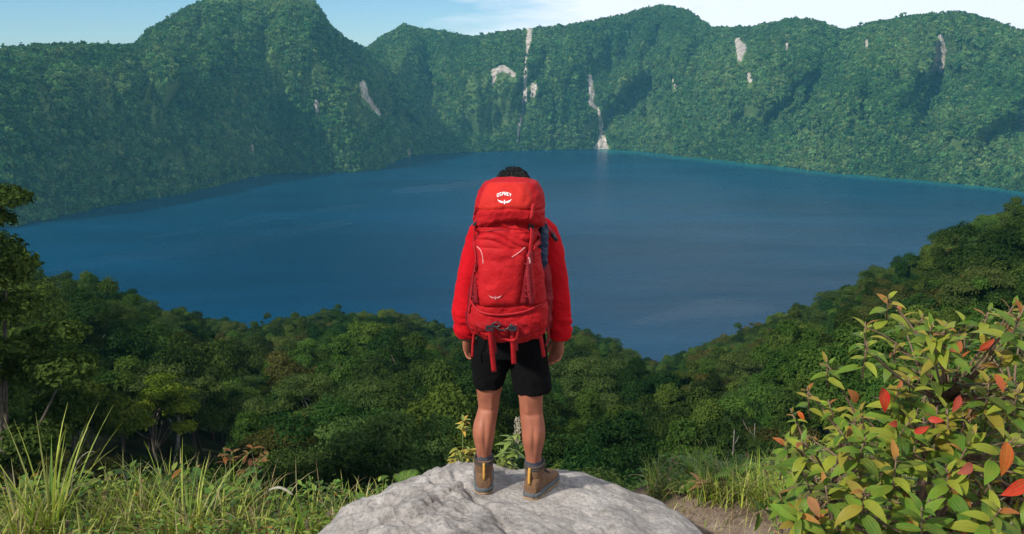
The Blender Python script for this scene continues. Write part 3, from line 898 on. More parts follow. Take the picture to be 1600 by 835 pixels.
Z = Z + left * (0.046 * (rl - 0.35)) + 0.020 * (ridged(X * 4 + 1.5, Y * 5, 9.0, 3) - .35) * (1 - foot) + 0.006 * fbm(X * 14, Y * 14, 0.5, 4) * (0.4 + left)
# ledges stepping down on the left
st = (X * 0.9 + Y * 0.7 + 0.12 * fbm(X * 4, Y * 4, 7.0)) * 6.5
Z = Z + left * 0.014 * (np.abs((st % 1) - 0.5) * 2)**3
def groove(pts, w, dep):
    global Z
    d = np.full(X.shape, 9.0)
    for k in range(len(pts) - 1):
        a, b = np.array(pts[k]), np.array(pts[k + 1]); v = b - a
        u = np.clip(((X - a[0]) * v[0] + (Y - a[1]) * v[1]) / (v @ v), 0, 1)
        d = np.minimum(d, np.hypot(X - a[0] - u * v[0], Y - a[1] - u * v[1]))
    d = d + 0.012 * pn(X * 12, Y * 12, 1.7)
    Z = Z - dep * np.exp(-(d / w)**2)
groove([(-0.33, 0.22), (-0.26, 0.05), (-0.20, -0.12), (-0.10, -0.26), (-0.03, -0.5), (0.1, -0.8)], 0.020, 0.017)
groove([(-0.26, 0.05), (-0.45, -0.2), (-0.62, -0.28), (-0.8, -0.5)], 0.016, 0.022)
groove([(-0.30, 0.30), (-0.27, 0.2), (-0.2, 0.14)], 0.012, 0.012)
groove([(0.45, -0.46), (0.6, -0.30), (0.85, -0.12)], 0.010, 0.012)
groove([(0.28, 0.10), (0.55, 0.08), (0.75, 0.0)], 0.010, 0.007)
groove([(0.05, -0.22), (0.3, -0.32), (0.42, -0.5)], 0.02, 0.006)
out = 0.035 * fbm(TH * 2.2, Z * 3, 3.0, 4) * U
X = X * (1 + out); Y = -0.85 + (Y + 0.85) * (1 + out)
rv = np.stack([X, Y, Z], -1)
sk = rv[:, -1:].copy(); sk[..., 2] = -1.0; sk[..., :2] = sk[..., :2] * 1.04
rv = np.concatenate([rv, sk], 1); nq += 1
i, j = np.meshgrid(np.arange(nth), np.arange(nq - 1), indexing='ij'); i2 = (i + 1) % nth
rf = np.stack([i * nq + j, i * nq + j + 1, i2 * nq + j + 1, i2 * nq + j], -1).reshape(-1, 4)
rock = link('boulder', mesh_np('boulder', rv.reshape(-1, 3), rf, True, [M_ROCK]))
tag(rock, 'large rounded grey boulder with cracks that the hiker stands on', 'boulder')
ROCK_BVH = bvh_of(rock)
def rock_z(x, y):
    h = ROCK_BVH.ray_cast(Vector((x, y, 2)), Vector((0, 0, -1)))
    return h[0].z if h[0] else -0.4

# ------------------------------------------------------------------ grasses and herbs
M_GRASS = leafcol('grass_blades', 0.35, 0.5)
M_HERB = leafcol('herb_leaves', 0.3, 0.45)
M_SHRUB = leafcol('shrub_leaves', 0.36, 0.5, veins=True)

def blades(base, az, length, width, bend, col, seg=6, lean=0.25, rng=RNG):
    """curved tapering grass blades -> verts, quads, per-face colours"""
    n = len(base); u = np.linspace(0, 1, seg + 1)
    h = np.stack([np.sin(az), np.cos(az), np.zeros(n)], -1)
    side = np.stack([np.cos(az), -np.sin(az), np.zeros(n)], -1)
    a0 = lean * rng.random(n)
    ang = a0[:, None] + bend[:, None] * u[None]**1.4
    ds = length[:, None] / seg
    hx = np.concatenate([np.zeros((n, 1)), np.cumsum(np.sin(ang[:, 1:]) * ds, 1)], 1)
    hz = np.concatenate([np.zeros((n, 1)), np.cumsum(np.cos(ang[:, 1:]) * ds, 1)], 1)
    c = base[:, None] + hx[..., None] * h[:, None] + hz[..., None] * np.array([0, 0, 1.0])
    w = width[:, None] * np.clip(1.02 - u[None]**1.7, 0.03, 1) * (0.55 + 0.45 * np.minimum(u[None] * 4, 1)) / 2
    nn = np.stack([-np.cos(ang)] * 3, -1) * h[:, None]; nn[..., 2] += np.sin(ang)
    l = c - side[:, None] * w[..., None]; r = c + side[:, None] * w[..., None]
    v = np.stack([l, c + nn * (w * 0.35)[..., None], r], 2)
    k = 3 * (seg + 1)
    i = np.arange(n)[:, None] * k; j = np.arange(seg)[None] * 3
    f = np.concatenate([np.stack([i + j, i + j + 1, i + j + 4, i + j + 3], -1), np.stack([i + j + 1, i + j + 2, i + j + 5, i + j + 4], -1)], 1)
    return v.reshape(-1, 3), f.reshape(-1, 4), np.repeat(np.c_[col, np.ones(n)], 2 * seg, axis=0)

GC = np.array([(0.23, 0.32, 0.036), (0.36, 0.41, 0.065), (0.13, 0.24, 0.03), (0.34, 0.36, 0.10), (0.40, 0.35, 0.17), (0.30, 0.22, 0.10)])
def gcol(n, p, rng=RNG):
    c = GC[rng.choice(len(GC), n, p=np.array(p) / sum(p))]
    return c * rng.uniform(0.75, 1.25, (n, 1))

def tuft(px, Y, n, h, wd, p, spread=0.09, bend=1.0, fan=1.0):
    x = at(px, 700, Y)[0]; rr_ = spread * np.sqrt(RNG.random(n)); a = RNG.uniform(0, 6.28, n)
    bx, by = x + rr_ * np.cos(a), Y + rr_ * np.sin(a)
    b = np.stack([bx, by, near_ground(bx, by)[0] - 0.02], -1)
    return blades(b, np.where(RNG.random(n) < 0.7, np.pi/2 - a, RNG.uniform(0, 6.28, n)), h * RNG.uniform(0.45, 1.0, n), wd * RNG.uniform(0.6, 1.2, n),
                  bend * RNG.uniform(0.15, 1.5, n), gcol(n, p), lean=0.45 * fan)

def blade_obj(name, parts, mat=M_GRASS):
    v, f, c, o = [], [], [], 0
    for (vv, ff, cc) in parts:
        v.append(vv); f.append(ff + o); c.append(cc); o += len(vv)
    return link(name, mesh_np(name, np.vstack(v), np.vstack(f), True, [mat], {'col': ('FACE', 'FLOAT_COLOR', np.vstack(c).astype(np.float32))}))

def field(x0, x1, y0, y1, n, hmin, hmax, wd, p, cl=3.0, thr=-0.15):
    x = RNG.uniform(x0, x1, n); y = RNG.uniform(y0, y1, n)
    k = (pn(x * cl, y * cl, 2.2) > thr) & ~((np.abs(x / 1.2)**2.2 + np.abs((y + 0.85) / 1.53)**2.4) < 1)
    x, y = x[k], y[k]; n = len(x)
    z, w = near_ground(x, y); k = w < 0.22; x, y, z = x[k], y[k], z[k]; n = len(x)
    return blades(np.stack([x, y, z - 0.02], -1), RNG.uniform(0, 6.28, n), RNG.uniform(hmin, hmax, n), wd * RNG.uniform(0.5, 1.3, n), RNG.uniform(0.2, 2.0, n), gcol(n, p))

PG, PY, PD = (5, 4, 4, 1.5, 1, .5), (3, 6, 1, 4, 3, 1), (1, 1, 0.5, 3, 5, 3)
grass = blade_obj('grass', [
    field(-3.3, -0.8, -0.5, 0.95, 1700, 0.12, 0.30, 0.010, (4, 5, 2, 2.5, 1.5, .8)),
    field(-3.6, -2.0, -0.5, 0.7, 1500, 0.16, 0.40, 0.012, PY),
    field(-2.2, -0.8, -0.3, 0.9, 700, 0.18, 0.42, 0.008, PD, 4.0, 0.0),
    field(0.85, 2.6, 0.46, 1.3, 2000, 0.14, 0.32, 0.008, PG, 3.0, -0.05),
    field(0.85, 2.2, 0.48, 1.2, 800, 0.16, 0.34, 0.007, PD, 3.0, -0.1),
    field(0.9, 1.7, 0.0, 0.5, 260, 0.05, 0.16, 0.006, PD, 3.0, -0.4),
    field(1.35, 3.6, -2.6, -0.1, 1500, 0.06, 0.2, 0.007, PD, 2.0, 0.0),
    field(-3.6, -1.1, -3.2, -0.5, 2600, 0.08, 0.26, 0.008, PG, 2.0, -0.2)]
    + [tuft(px, Y, n, h, w, p) for px, Y, n, h, w, p in (
        (15, .05, 60, .50, .013, PY), (110, .1, 45, .38, .010, PG), (150, .35, 40, .36, .010, PY), (200, .2, 50, .40, .010, PG), (245, .1, 40, .34, .011, PG),
        (345, .15, 40, .42, .011, PY), (395, .1, 40, .30, .010, PG), (425, .3, 40, .32, .009, PG), (520, .25, 45, .26, .009, PG), (545, .35, 40, .28, .009, PY),
        (590, .35, 34, .26, .008, PG), (612, .4, 30, .24, .008, PG), (500, .1, 36, .22, .009, PD), (690, .62, 16, .26, .007, PG),
        (1075, .62, 26, .26, .008, PD), (1100, .62, 44, .34, .009, PG), (1130, .6, 50, .36, .009, PG), (1165, .55, 55, .40, .009, PY), (1195, .5, 55, .42, .010, PG),
        (1225, .45, 50, .44, .010, PG), (1250, .4, 50, .42, .010, PY))])
tag(grass, 'mixed green and straw coloured grass around the boulder', 'grass', kind='stuff')

for px, Y, n, h, w, p, sp_, be, lb in (
        (62, .12, 34, .86, .018, (3, 6, 1, 3, 0, 0), .05, .5, 'tall pale green grass tuft at the far left, reaching highest of the grasses'),
        (285, .12, 60, .66, .014, (4, 3, 2, 2, 3, 1), .10, 1.0, 'big green grass tuft with long dry white blades left of the boulder'),
        (470, .12, 20, .40, .030, (6, 4, 2, 0, 0, 0), .05, 1.3, 'broad strap-leaved green plant close to the left end of the boulder')):
    o = blade_obj('grass_tuft', [tuft(px, Y, n, h, w, p, sp_, be)]); tag(o, lb, 'grass tuft')
# long dry blades
dry = [(150, .3, 'bent dry white blade'), (330, .3, '')]

def leaf_set(P, T, N, L, W, col, seg=7, droop=0.6, fold=0.25, tip=1.0):
    """pointed oval leaves: P base, T direction, N upper side; returns verts, quads, per-vertex colour, lu"""
    n = len(P); T = T / np.linalg.norm(T, axis=1)[:, None]
    N = N - T * (N * T).sum(1)[:, None]; N = N / (np.linalg.norm(N, axis=1)[:, None] + 1e-9); S = np.cross(T, N)
    u = np.linspace(0, 1, seg + 1)
    ang = np.broadcast_to(np.asarray(droop, float), (n,))[:, None] * (u[None]**1.3)
    ds = L[:, None] / seg
    fx = np.concatenate([np.zeros((n, 1)), np.cumsum(np.cos(ang[:, 1:]) * ds, 1)], 1)
    fz = np.concatenate([np.zeros((n, 1)), -np.cumsum(np.sin(ang[:, 1:]) * ds, 1)], 1)
    c = P[:, None] + fx[..., None] * T[:, None] + fz[..., None] * N[:, None]
    prof = np.sin(np.pi * np.clip(u, 0, 1)**0.82)**0.85 * (1 - 0.25 * u); prof[0] = 0.06; prof[-1] = 0.01
    w = W[:, None] * prof[None] / 2
    cols = []
    for s in (-1, -0.5, 0, 0.5, 1):
        lift = fold * abs(s) - 0.22 * (abs(s) == 1) * fold
        cols.append(c + S[:, None] * (s * w)[..., None] + N[:, None] * (lift * w)[..., None])
    v = np.stack(cols, 2); k = 5 * (seg + 1)
    i = np.arange(n)[:, None, None] * k; j = np.arange(seg)[None, :, None] * 5; m = np.arange(4)[None, None]
    f = np.stack([i + j + m, i + j + m + 1, i + j + m + 6, i + j + m + 5], -1).reshape(-1, 4)
    lu = np.tile(np.array([-1, -.5, 0, .5, 1]), n * (seg + 1))
    return v.reshape(-1, 3), f, np.repeat(np.c_[col, np.ones(n)], k, 0), lu

def leaf_obj(name, sets, mat, parent=None):
    v, f, c, lu, o = [], [], [], [], 0
    for (vv, ff, cc, ll) in sets:
        v.append(vv); f.append(ff + o); c.append(cc); lu.append(ll); o += len(vv)
    return link(name, mesh_np(name, np.vstack(v), np.vstack(f), True, [mat],
                {'col': ('POINT', 'FLOAT_COLOR', np.vstack(c).astype(np.float32)), 'lu': ('POINT', 'FLOAT', np.concatenate(lu).astype(np.float32))}), parent)

# low leafy ground cover between the grass
def cover(x0, x1, y0, y1, n, h, L, cols, wts):
    x = RNG.uniform(x0, x1, n); y = RNG.uniform(y0, y1, n)
    k = (fbm(x * 2.5, y * 2.5, 9.0, 2) > -0.25) & ~((np.abs(x / 1.19)**2.2 + np.abs((y + 0.85) / 1.52)**2.4) < 1)
    x, y = x[k], y[k]; z, w = near_ground(x, y); k = w < 0.3; x, y, z = x[k], y[k], z[k]; n = len(x)
    hh = h * (0.55 + 0.9 * np.clip(fbm(x * 3, y * 3, 4.0, 2) + 0.3, 0, 1)) * np.sqrt(RNG.random(n))
    a = RNG.uniform(0, 6.28, n); el = RNG.uniform(-0.2, 0.9, n)
    T = np.stack([np.cos(a) * np.cos(el), np.sin(a) * np.cos(el), np.sin(el)], -1)
    N = np.array([0, 0, 1.0]) + RNG.normal(size=(n, 3)) * 0.35
    c = np.array(cols)[RNG.choice(len(cols), n, p=np.array(wts) / sum(wts))] * RNG.uniform(0.7, 1.3, (n, 1))
    l = L * RNG.uniform(0.5, 1.3, n)
    return leaf_set(np.stack([x, y, z + hh], -1), T, N, l, l * RNG.uniform(0.35, 0.6, n), c, 3, 0.5)
HC = [(0.09, 0.18, 0.03), (0.15, 0.24, 0.035), (0.22, 0.27, 0.05), (0.06, 0.12, 0.025), (0.30, 0.13, 0.03), (0.26, 0.18, 0.08)]
cov = leaf_obj('ground_cover', [cover(-3.4, -0.75, -0.2, 1.1, 5200, 0.18, 0.045, HC, (5, 5, 3, 4, .5, .7)), cover(-3.2, -1.5, .2, 1.1, 1300, 0.28, 0.07, HC, (5, 4, 3, 3, .6, .4)),
                                cover(0.8, 2.6, 0.55, 1.3, 2000, 0.16, 0.045, HC, (5, 5, 3, 3, .5, 1)), cover(1.45, 3.4, -2.2, 0.4, 2600, 0.10, 0.04, HC, (3, 2, 2, 2, 1, 5)),
                                cover(-3.5, -1.1, -3.0, -0.4, 2500, 0.15, 0.05, HC, (5, 5, 3, 4, .5, .7))], M_HERB)
tag(cov, 'low leafy herbs and litter covering the ground between the grass', 'ground cover', kind='stuff')

# litter and pebbles on the bare soil right of the boulder
mb = MB()
for k in range(700):
    x, y = RNG.uniform(0.75, 1.9), RNG.uniform(-0.5, 0.6)
    if (abs(x / 1.19)**2.2 + abs((y + 0.85) / 1.52)**2.4) < 1: continue
    s = RNG.uniform(0.002, 0.007) * (2.0 if RNG.random() < .08 else 1); mb.ball((x, y, float(near_ground(x, y)[0]) + s * 0.3), (s, s * RNG.uniform(.6, 1), s * RNG.uniform(.4, .8)), 7, 5)
o = mb.build('pebbles', plain('pebble_stone', (0.19, 0.15, 0.12), 0.9, var=0.4, scale=30)); tag(o, 'small stones scattered on the bare brown soil', 'pebbles', kind='stuff')

def fern(px, Y, nf, L, lb, lift=0.0):
    x = at(px, 740, Y)[0]; p = np.array([x, Y, float(near_ground(x, Y)[0]) + lift])
    mb = MB(); sets = []
    for k in range(nf):
        a = -.5 + 3.6 * k / nf + RNG.uniform(-.25, .25); l = L * RNG.uniform(0.7, 1.1); u = np.linspace(0, 1, 18)
        ang = 1.35 - 1.7 * u**1.6
        rr_ = np.concatenate([[0], np.cumsum(np.cos(ang[1:]) * l / 17)]); zz = np.concatenate([[0], np.cumsum(np.sin(ang[1:]) * l / 17)])
        c = np.stack([rr_ * np.cos(a), rr_ * np.sin(a), zz], -1)
        mb.tube(c, np.linspace(0.003, 0.001, 18), 5)
        t = np.gradient(c, axis=0); t /= np.linalg.norm(t, axis=1)[:, None]; sd = np.array([-np.sin(a), np.cos(a), 0])
        for s in (-1, 1):
            q = np.arange(3, 18); pl = l * 0.30 * np.sin(np.pi * (0.12 + 0.86 * u[q]))**0.9 + 0.006
            T = sd * s + t[q] * 0.45; N = np.cross(t[q], np.broadcast_to(sd, t[q].shape)); N = np.where(N[:, 2:] < 0, -N, N)
            sets.append(leaf_set(c[q], T, N, pl, pl * 0.12, np.tile(np.array([0.15, 0.27, 0.04]) * RNG.uniform(.8, 1.2), (len(q), 1)), 4, 0.4))
    e = empty('fern', p); mb.build('stem', M_STEM, e); leaf_obj('frond', sets, M_HERB, e); tag(e, lb, 'fern')
M_STEM = plain('green_stem', (0.16, 0.20, 0.06), 0.6, var=0.3)
M_BRSTEM = plain('brown_stem', (0.16, 0.10, 0.065), 0.8, var=0.35, scale=40)
fern(634, .50, 5, .20, 'small fresh fern leaning out at the back left of the boulder', .10)
fern(1108, .66, 5, .26, 'light green fern on the right of the boulder beside the grass', .04)
fern(1140, .7, 5, .26, 'fern behind the right grass, next to the first fern', .04)
fern(1062, .6, 6, .18, 'little fern just behind the right end of the boulder', .02)

def weed(name, px, Y, stems, lb, cat, colr, llen, young=None):
    """upright leafy stems: stems = (px_top, py_top, n_leaves, from_fraction)"""
    x = at(px, 740, Y)[0]; p = np.array([x, Y, float(near_ground(x, Y)[0])])
    mb = MB(); sets = []
    for (tx, ty, nl, f0) in stems:
        top = at(tx, ty, Y) - p; u = np.linspace(0, 1, 12)[:, None]
        m1 = np.array([top[0] * 0.25, RNG.uniform(-.04, .04), top[2] * 0.6]); c = 2 * u * (1 - u) * m1 + u * u * top
        mb.tube(c, np.linspace(.004, .0018, 12), 6)
        f = RNG.uniform(f0, 1, nl); P = np.stack([np.interp(f, u[:, 0], c[:, k]) for k in range(3)], -1)
        a = RNG.uniform(0, 6.28, nl); el = RNG.uniform(0, .8, nl); T = np.stack([np.cos(a) * np.cos(el), np.sin(a) * np.cos(el), np.sin(el)], -1)
        l = llen * RNG.uniform(.6, 1.2, nl); cc = np.array(colr)[RNG.integers(0, len(colr), nl)] * RNG.uniform(.8, 1.2, (nl, 1))
        sets.append(leaf_set(P, T, np.array([0, 0, 1.0]) + RNG.normal(size=(nl, 3)) * .2, l, l * RNG.uniform(.28, .42, nl), cc, 5, .8))
    e = empty(name, p); mb.build('stem', M_STEM, e); leaf_obj('foliage', sets, M_HERB, e); tag(e, lb, cat)
    return e, p
YC = [(0.50, 0.42, 0.07), (0.38, 0.38, 0.07), (0.52, 0.30, 0.06), (0.25, 0.31, 0.06)]
weed('leafy_plant', 722, .50, [(724, 658, 22, .84), (714, 700, 26, .72), (734, 702, 22, .72), (744, 712, 14, .7), (706, 716, 12, .75)], 'small plant with yellow leaves behind the left boot', 'plant', YC, .065)
GCOL = [(0.20, 0.28, 0.06), (0.28, 0.33, 0.08), (0.14, 0.22, 0.05)]
e, p = weed('seeding_grass', 790, .48, [(806, 668, 14, .55), (798, 690, 16, .5), (782, 700, 14, .5), (812, 700, 12, .5), (772, 712, 10, .5)], 'green weed with a fluffy grey seed head between the hiker\'s legs', 'plant', GCOL, .10)
mb = MB()
for k in range(150):
    f = RNG.random(); c = at(806 + 3 * np.sin(f * 3), 662 + 36 * (1 - f) - 6, .48) - p + RNG.normal(size=3) * .012 * (1 - .5 * f)
    d = np.array([RNG.normal() * .5, RNG.normal() * .5, 1]); d /= np.linalg.norm(d); mb.tube([c, c + d * .010, c + d * .02], [.0012, .0022, .0006], 4)
mb.build('seed_head', plain('seed_fluff', (0.42, 0.37, 0.28), 0.9, var=.3), e)
weed('leafy_plant', 352, .55, [(350, 702, 9, .7), (362, 706, 8, .7), (405, 716, 9, .7), (420, 710, 8, .7), (395, 700, 7, .75)], 'plant with rusty orange leaves behind the big grass tuft', 'plant',
     [(0.20, 0.085, 0.025), (0.16, 0.07, 0.03), (0.24, 0.14, 0.04)], .075)
weed('leafy_plant', 1094, .5, [(1094, 752, 4, .8), (1100, 756, 3, .8)], 'single brown leaf sprout at the right shoulder of the boulder', 'plant', [(0.26, 0.14, 0.05)], .09)
# withered white leaf
mb = MB(); a = at(420, 766, .2); b = at(458, 774, .15); u = np.linspace(0, 1, 10)[:, None]
mb.ribbon(a + (b - a) * u + np.array([0, 0, 1]) * 0.03 * np.sin(u * 3.1), np.tile([0.1, -0.6, 1.0], (10, 1)), 0.010 * np.sin(np.pi * (0.08 + 0.86 * u[:, 0]))**0.7 + 0.003 * np.sin(u[:, 0] * 30) + 0.005, 0.003)
o = mb.build('dead_leaf', plain('withered', (0.27, 0.25, 0.19), .9, var=.2, scale=30)); tag(o, 'curled pale withered leaf lying across the left herbs', 'leaf')
# the bare stem that holds it up
for px0, py0, px1, py1, lb in ((110, 720, 148, 706, 'thin bent white dry blade arching over the left herbs'),):
    mb = MB(); a = at(px0, py0 + 60, .3); m = at(px0 + 4, py1 - 4, .3); b = at(px1, py1, .3); u = np.linspace(0, 1, 14)[:, None]
    mb.tube((1-u)**2 * a + 2*u*(1-u) * m + u*u * b, np.linspace(.004, .0015, 14), 5); o = mb.build('dry_blade', bpy.data.materials['withered']); tag(o, lb, 'dry blade')

# ------------------------------------------------------------------ leafy shrub on the right
rngS = np.random.default_rng(8)
SB = np.array([1.50, -1.25, float(near_ground(1.5, -1.25)[0])])
poly = np.array([(1222, 705), (1300, 650), (1345, 590), (1335, 520), (1385, 460), (1450, 505), (1540, 478), (1640, 480), (1760, 560), (1760, 960), (1205, 960), (1212, 770)], float)
def inside(x, y):
    c = False; n = len(poly); j = n - 1
    for i in range(n):
        if (poly[i, 1] > y) != (poly[j, 1] > y) and x < (poly[j, 0] - poly[i, 0]) * (y - poly[i, 1]) / (poly[j, 1] - poly[i, 1]) + poly[i, 0]: c = not c
        j = i
    return c
tips = []   # position, size factor, redness
for px, py, D, sz, rd in ((1388, 468, 2.95, .95, .9), (1352, 512, 2.9, .95, .8), (1440, 498, 3.05, .9, .5), (1478, 512, 3.1, .9, .4), (1545, 488, 2.8, 1.0, .7), (1508, 505, 2.85, 1., .7),
                          (1592, 515, 2.75, 1.05, .7), (1292, 568, 2.95, .75, .3), (1262, 612, 2.95, .8, .8), (1296, 632, 2.85, .7, .7), (1238, 646, 3.0, .5, 1.), (1228, 690, 2.7, .8, .6),
                          (1312, 672, 2.55, 1.05, .5), (1420, 596, 2.75, 1., .8), (1460, 560, 2.85, .95, .5), (1500, 562, 2.8, 1., .6), (1398, 545, 2.95, .9, .5), (1350, 690, 2.5, 1.05, .3),
                          (1420, 660, 2.55, 1., .6), (1480, 640, 2.6, 1., .7), (1545, 600, 2.6, 1.05, .6), (1590, 610, 2.55, 1.05, .6), (1350, 770, 2.35, 1.2, .6), (1290, 760, 2.45, 1.05, .2),
                          (1250, 730, 2.6, 1., .3), (1250, 800, 2.4, 1., .3), (1440, 800, 2.3, 1.2, .1), (1510, 700, 2.45, 1.1, .5), (1580, 690, 2.4, 1.1, .7), (1480, 740, 2.4, 1.1, .2),
                          (1560, 800, 2.25, 1.2, .3), (1400, 720, 2.45, 1.1, .4)):
    tips.append((at(px, py, CAM[1] + D), sz, rd))
while len(tips) < 310:
    px, py = rngS.uniform(1205, 1760), rngS.uniform(455, 950)
    if not inside(px, py): continue
    if py < 640 and rngS.random() < 0.1: continue
    if px < 1330 + .5 * (640 - py) and py < 650 and rngS.random() < 0.6: continue
    tips.append((at(px, py, CAM[1] + rngS.uniform(2.45, 3.75)), rngS.uniform(.75, 1.1), np.clip(rngS.normal(.45, .3) + (640 - py) * .0012, 0, 1)))
hub = []
for k in range(15):
    px, py = rngS.uniform(1290, 1660), rngS.uniform(590, 820); hub.append(at(px, py, CAM[1] + rngS.uniform(2.8, 3.4)))
hub = np.array(hub)
br = MB(); G, Yg = [], []
def curve(a, b, sag, k=9):
    u = np.linspace(0, 1, k)[:, None]; m = (a + b) / 2 + sag; return (1-u)**2 * a + 2*u*(1-u) * m + u*u * b
for h in hub: br.tube(curve(SB, h, np.array([(h[0]-SB[0]) * .2, 0, -.05])) - SB, np.linspace(.014, .007, 9), 7)
CM = np.array([(0.070, 0.165, 0.018), (0.115, 0.225, 0.022), (0.245, 0.300, 0.030), (0.050, 0.115, 0.016)])
CY = np.array([(0.30, 0.24, 0.04), (0.34, 0.155, 0.035), (0.36, 0.10, 0.03), (0.24, 0.28, 0.05)])
cen = np.array([1.50, -1.3, .45])
for (P, sz, rd) in tips:
    h = hub[np.argmin(np.linalg.norm(hub - P, axis=1) + 0.6 * np.clip(hub[:, 2] - P[2] + .1, 0, 9))]
    br.tube(curve(h, P, np.array([0, 0, .02]) + rngS.normal(size=3) * .03) - SB, np.linspace(.0055, .0026, 9), 6)
    ax = (P - cen) * .5 + np.array([0, -.1, .75]) + rngS.normal(size=3) * .22; ax /= np.linalg.norm(ax)
    a = np.cross(ax, [0.3, 1, 0.1]); a /= np.linalg.norm(a); b = np.cross(ax, a)
    rot = rngS.uniform(0, 6.28)
    stemc = np.stack([P - ax * .11, P - ax * .03, P + ax * .02]); br.tube(stemc - SB, [.0030, .0026, .0018], 6)
    npair = rngS.integers(4, 6)
    for q in range(npair):
        f = q / (npair - 1); pos = P - ax * (.085 * (1 - f)) * sz; pitch = R(88) - R(55) * f**1.3 + rngS.normal() * .12
        for s in (0, 1):
            an = rot + q * math.pi / 2 + s * math.pi + rngS.normal() * .18
            rad_ = a * math.cos(an) + b * math.sin(an); T = rad_ * math.sin(pitch) + ax * math.cos(pitch); N = ax * math.sin(pitch) - rad_ * math.cos(pitch)
            L = sz * (.104 - .050 * f) * rngS.uniform(.8, 1.2); W = L * rngS.uniform(.38, .48) * (1 - .15 * f)
            yo = f > .6 and rngS.random() < .13 + rd * .45
            col = CY[rngS.choice(4, p=[.3, .3 , .2 , .2])] if yo else CM[rngS.choice(4, p=([.26, .34, .32, .08] if P[2] > .75 else [.38, .28, .12, .22]))]
            if not yo and rngS.random() < .18 * rd + .03: col = np.array([.30, .26, .035])
            (Yg if yo else G).append((pos, T, N, L, W, col * rngS.uniform(.85, 1.2), rngS.uniform(.3, 1.25)))
            if yo and rngS.random() < .4: br.tube([pos - SB, pos + T * .01 - SB], [.002, .0015], 5)
for k in range(34):
    P = tips[rngS.integers(0, len(tips))][0] + rngS.normal(size=3) * .06; h = hub[np.argmin(np.linalg.norm(hub - P, axis=1))]
    d = P - h + np.array([0, 0, .12]) + rngS.normal(size=3) * .08; q = curve(h + (P - h) * .3, h + d * .92, rngS.normal(size=3) * .04, 10) - SB
    ex_, ey_ = project(q[-1] + SB)
    if ey_ < 500 or not inside(ex_, ey_): continue
    br.tube(q, np.linspace(.0038, .0012, 10), 5)
    for f in (5, 7): br.tube([q[f], q[f] + rngS.normal(size=3) * .03 + d * .08, q[f] + rngS.normal(size=3) * .03 + d * .2], [.002, .0015, .0009], 4)
def mk(lst): return leaf_set(*[np.array(x) for x in list(zip(*lst))[:6]], 7, np.array([x[6] for x in lst]))
shrub = empty('leafy_shrub', SB)
tag(shrub, 'large leafy shrub with green, orange and a few scarlet leaves on the right', 'shrub')
def off(st): return (st[0] - SB, st[1], st[2], st[3])
br.build('branch', M_BRSTEM, shrub)
leaf_obj('foliage', [off(mk(G))], M_SHRUB, shrub)
o = leaf_obj('young_foliage', [off(mk(Yg))], M_SHRUB, shrub); o['label'] = 'orange and bronze young leaves at the shoot tips'
for px, py, D, L, dv, c in ((1378, 606, 2.62, .085, (.25, -.3, -1), (.62, .02, .02)), (1572, 690, 2.3, .10, (-.1, -.5, -1), (.50, .11, .02)), (1606, 752, 2.25, .09, (-1, -.5, -.35), (.60, .04, .02)),
                            (1428, 676, 2.5, .05, (.6, -.5, .5), (.58, .02, .03)), (1402, 662, 2.5, .045, (-.6, -.6, .2), (.55, .02, .03)), (1530, 548, 2.7, .06, (.8, -.5, .9), (.55, .05, .03)),
                            (1500, 530, 2.72, .085, (-.5, -.6, -.7), (.48, .12, .05)), (1520, 726, 2.38, .07, (-.7, -.6, -.1), (.50, .10, .08)), (1500, 618, 2.55, .06, (-.5, -.6, -.9), (.45, .04, .04)),
                            (1246, 643, 2.9, .04, (.6, -.5, -.6), (.60, .10, .02)), (1450, 655, 2.5, .045, (.7, -.5, .1), (.55, .03, .03)), (1340, 628, 2.6, .07, (-.5, -.5, .7), (.42, .14, .04)),
                            (1262, 776, 2.35, .07, (.5, -.5, -.7), (.40, .17, .08)), (1555, 585, 2.55, .06, (.4, -.6, -.8), (.5, .08, .04))):
    p = at(px, py, CAM[1] + D) - SB
    leaf_obj('red_leaf', [leaf_set(p[None], np.array([dv], float), np.array([(0.2, -1.0, .35)]), np.array([L]), np.array([L * .5]), np.array([c]), 7, .5)], M_SHRUB, shrub)
#PART3
# ------------------------------------------------------------------ the hiker
def _dull(m): m.node_tree.nodes['Principled BSDF'].inputs['Specular IOR Level'].default_value = 0.14
def fabric_dull(*a):
    m = fabric(*a); m.node_tree.nodes['Principled BSDF'].inputs['Specular IOR Level'].default_value = 0.06; return m
M_SKIN = mat_new('skin')[0]
def _skin():
    n, l = M_SKIN.node_tree.nodes, M_SKIN.node_tree.links; b = n['Principled BSDF']
    t = noise_node(n, l, 9, 5, 0.6); r = ramp_node(n, l, t.outputs['Fac'], [(0.3, (0.22, 0.072, 0.040)), (0.7, (0.35, 0.125, 0.070))])
    l.new(r.outputs['Color'], b.inputs['Base Color']); b.inputs['Roughness'].default_value = 0.52
    b.inputs['Specular IOR Level'].default_value = 0.35
    b.inputs['Subsurface Weight'].default_value = 0.12; b.inputs['Subsurface Radius'].default_value = (0.012, 0.004, 0.002); b.inputs['Subsurface Scale'].default_value = 1.0
    f = noise_node(n, l, 160, 4, 0.7); bump_node(n, l, f.outputs['Fac'], 0.25, 0.003, b)
_skin()
M_HAIR = plain('black_hair', (0.007, 0.006, 0.0055), 0.7, var=.3, scale=60, spec=.25)
M_JACKET = fabric('red_fleece', (0.50, 0.004, 0.010), (0.38, 0.003, 0.008), 0.9, 420, 0.25, 0.08)
M_SHORTS = fabric_dull('black_shorts', (0.0050, 0.0050, 0.0055), (0.0035, 0.0035, 0.004), 0.9, 700, 0.25)
M_SOCK = plain('sock', (0.045, 0.05, 0.065), 0.9, var=.4, scale=90)
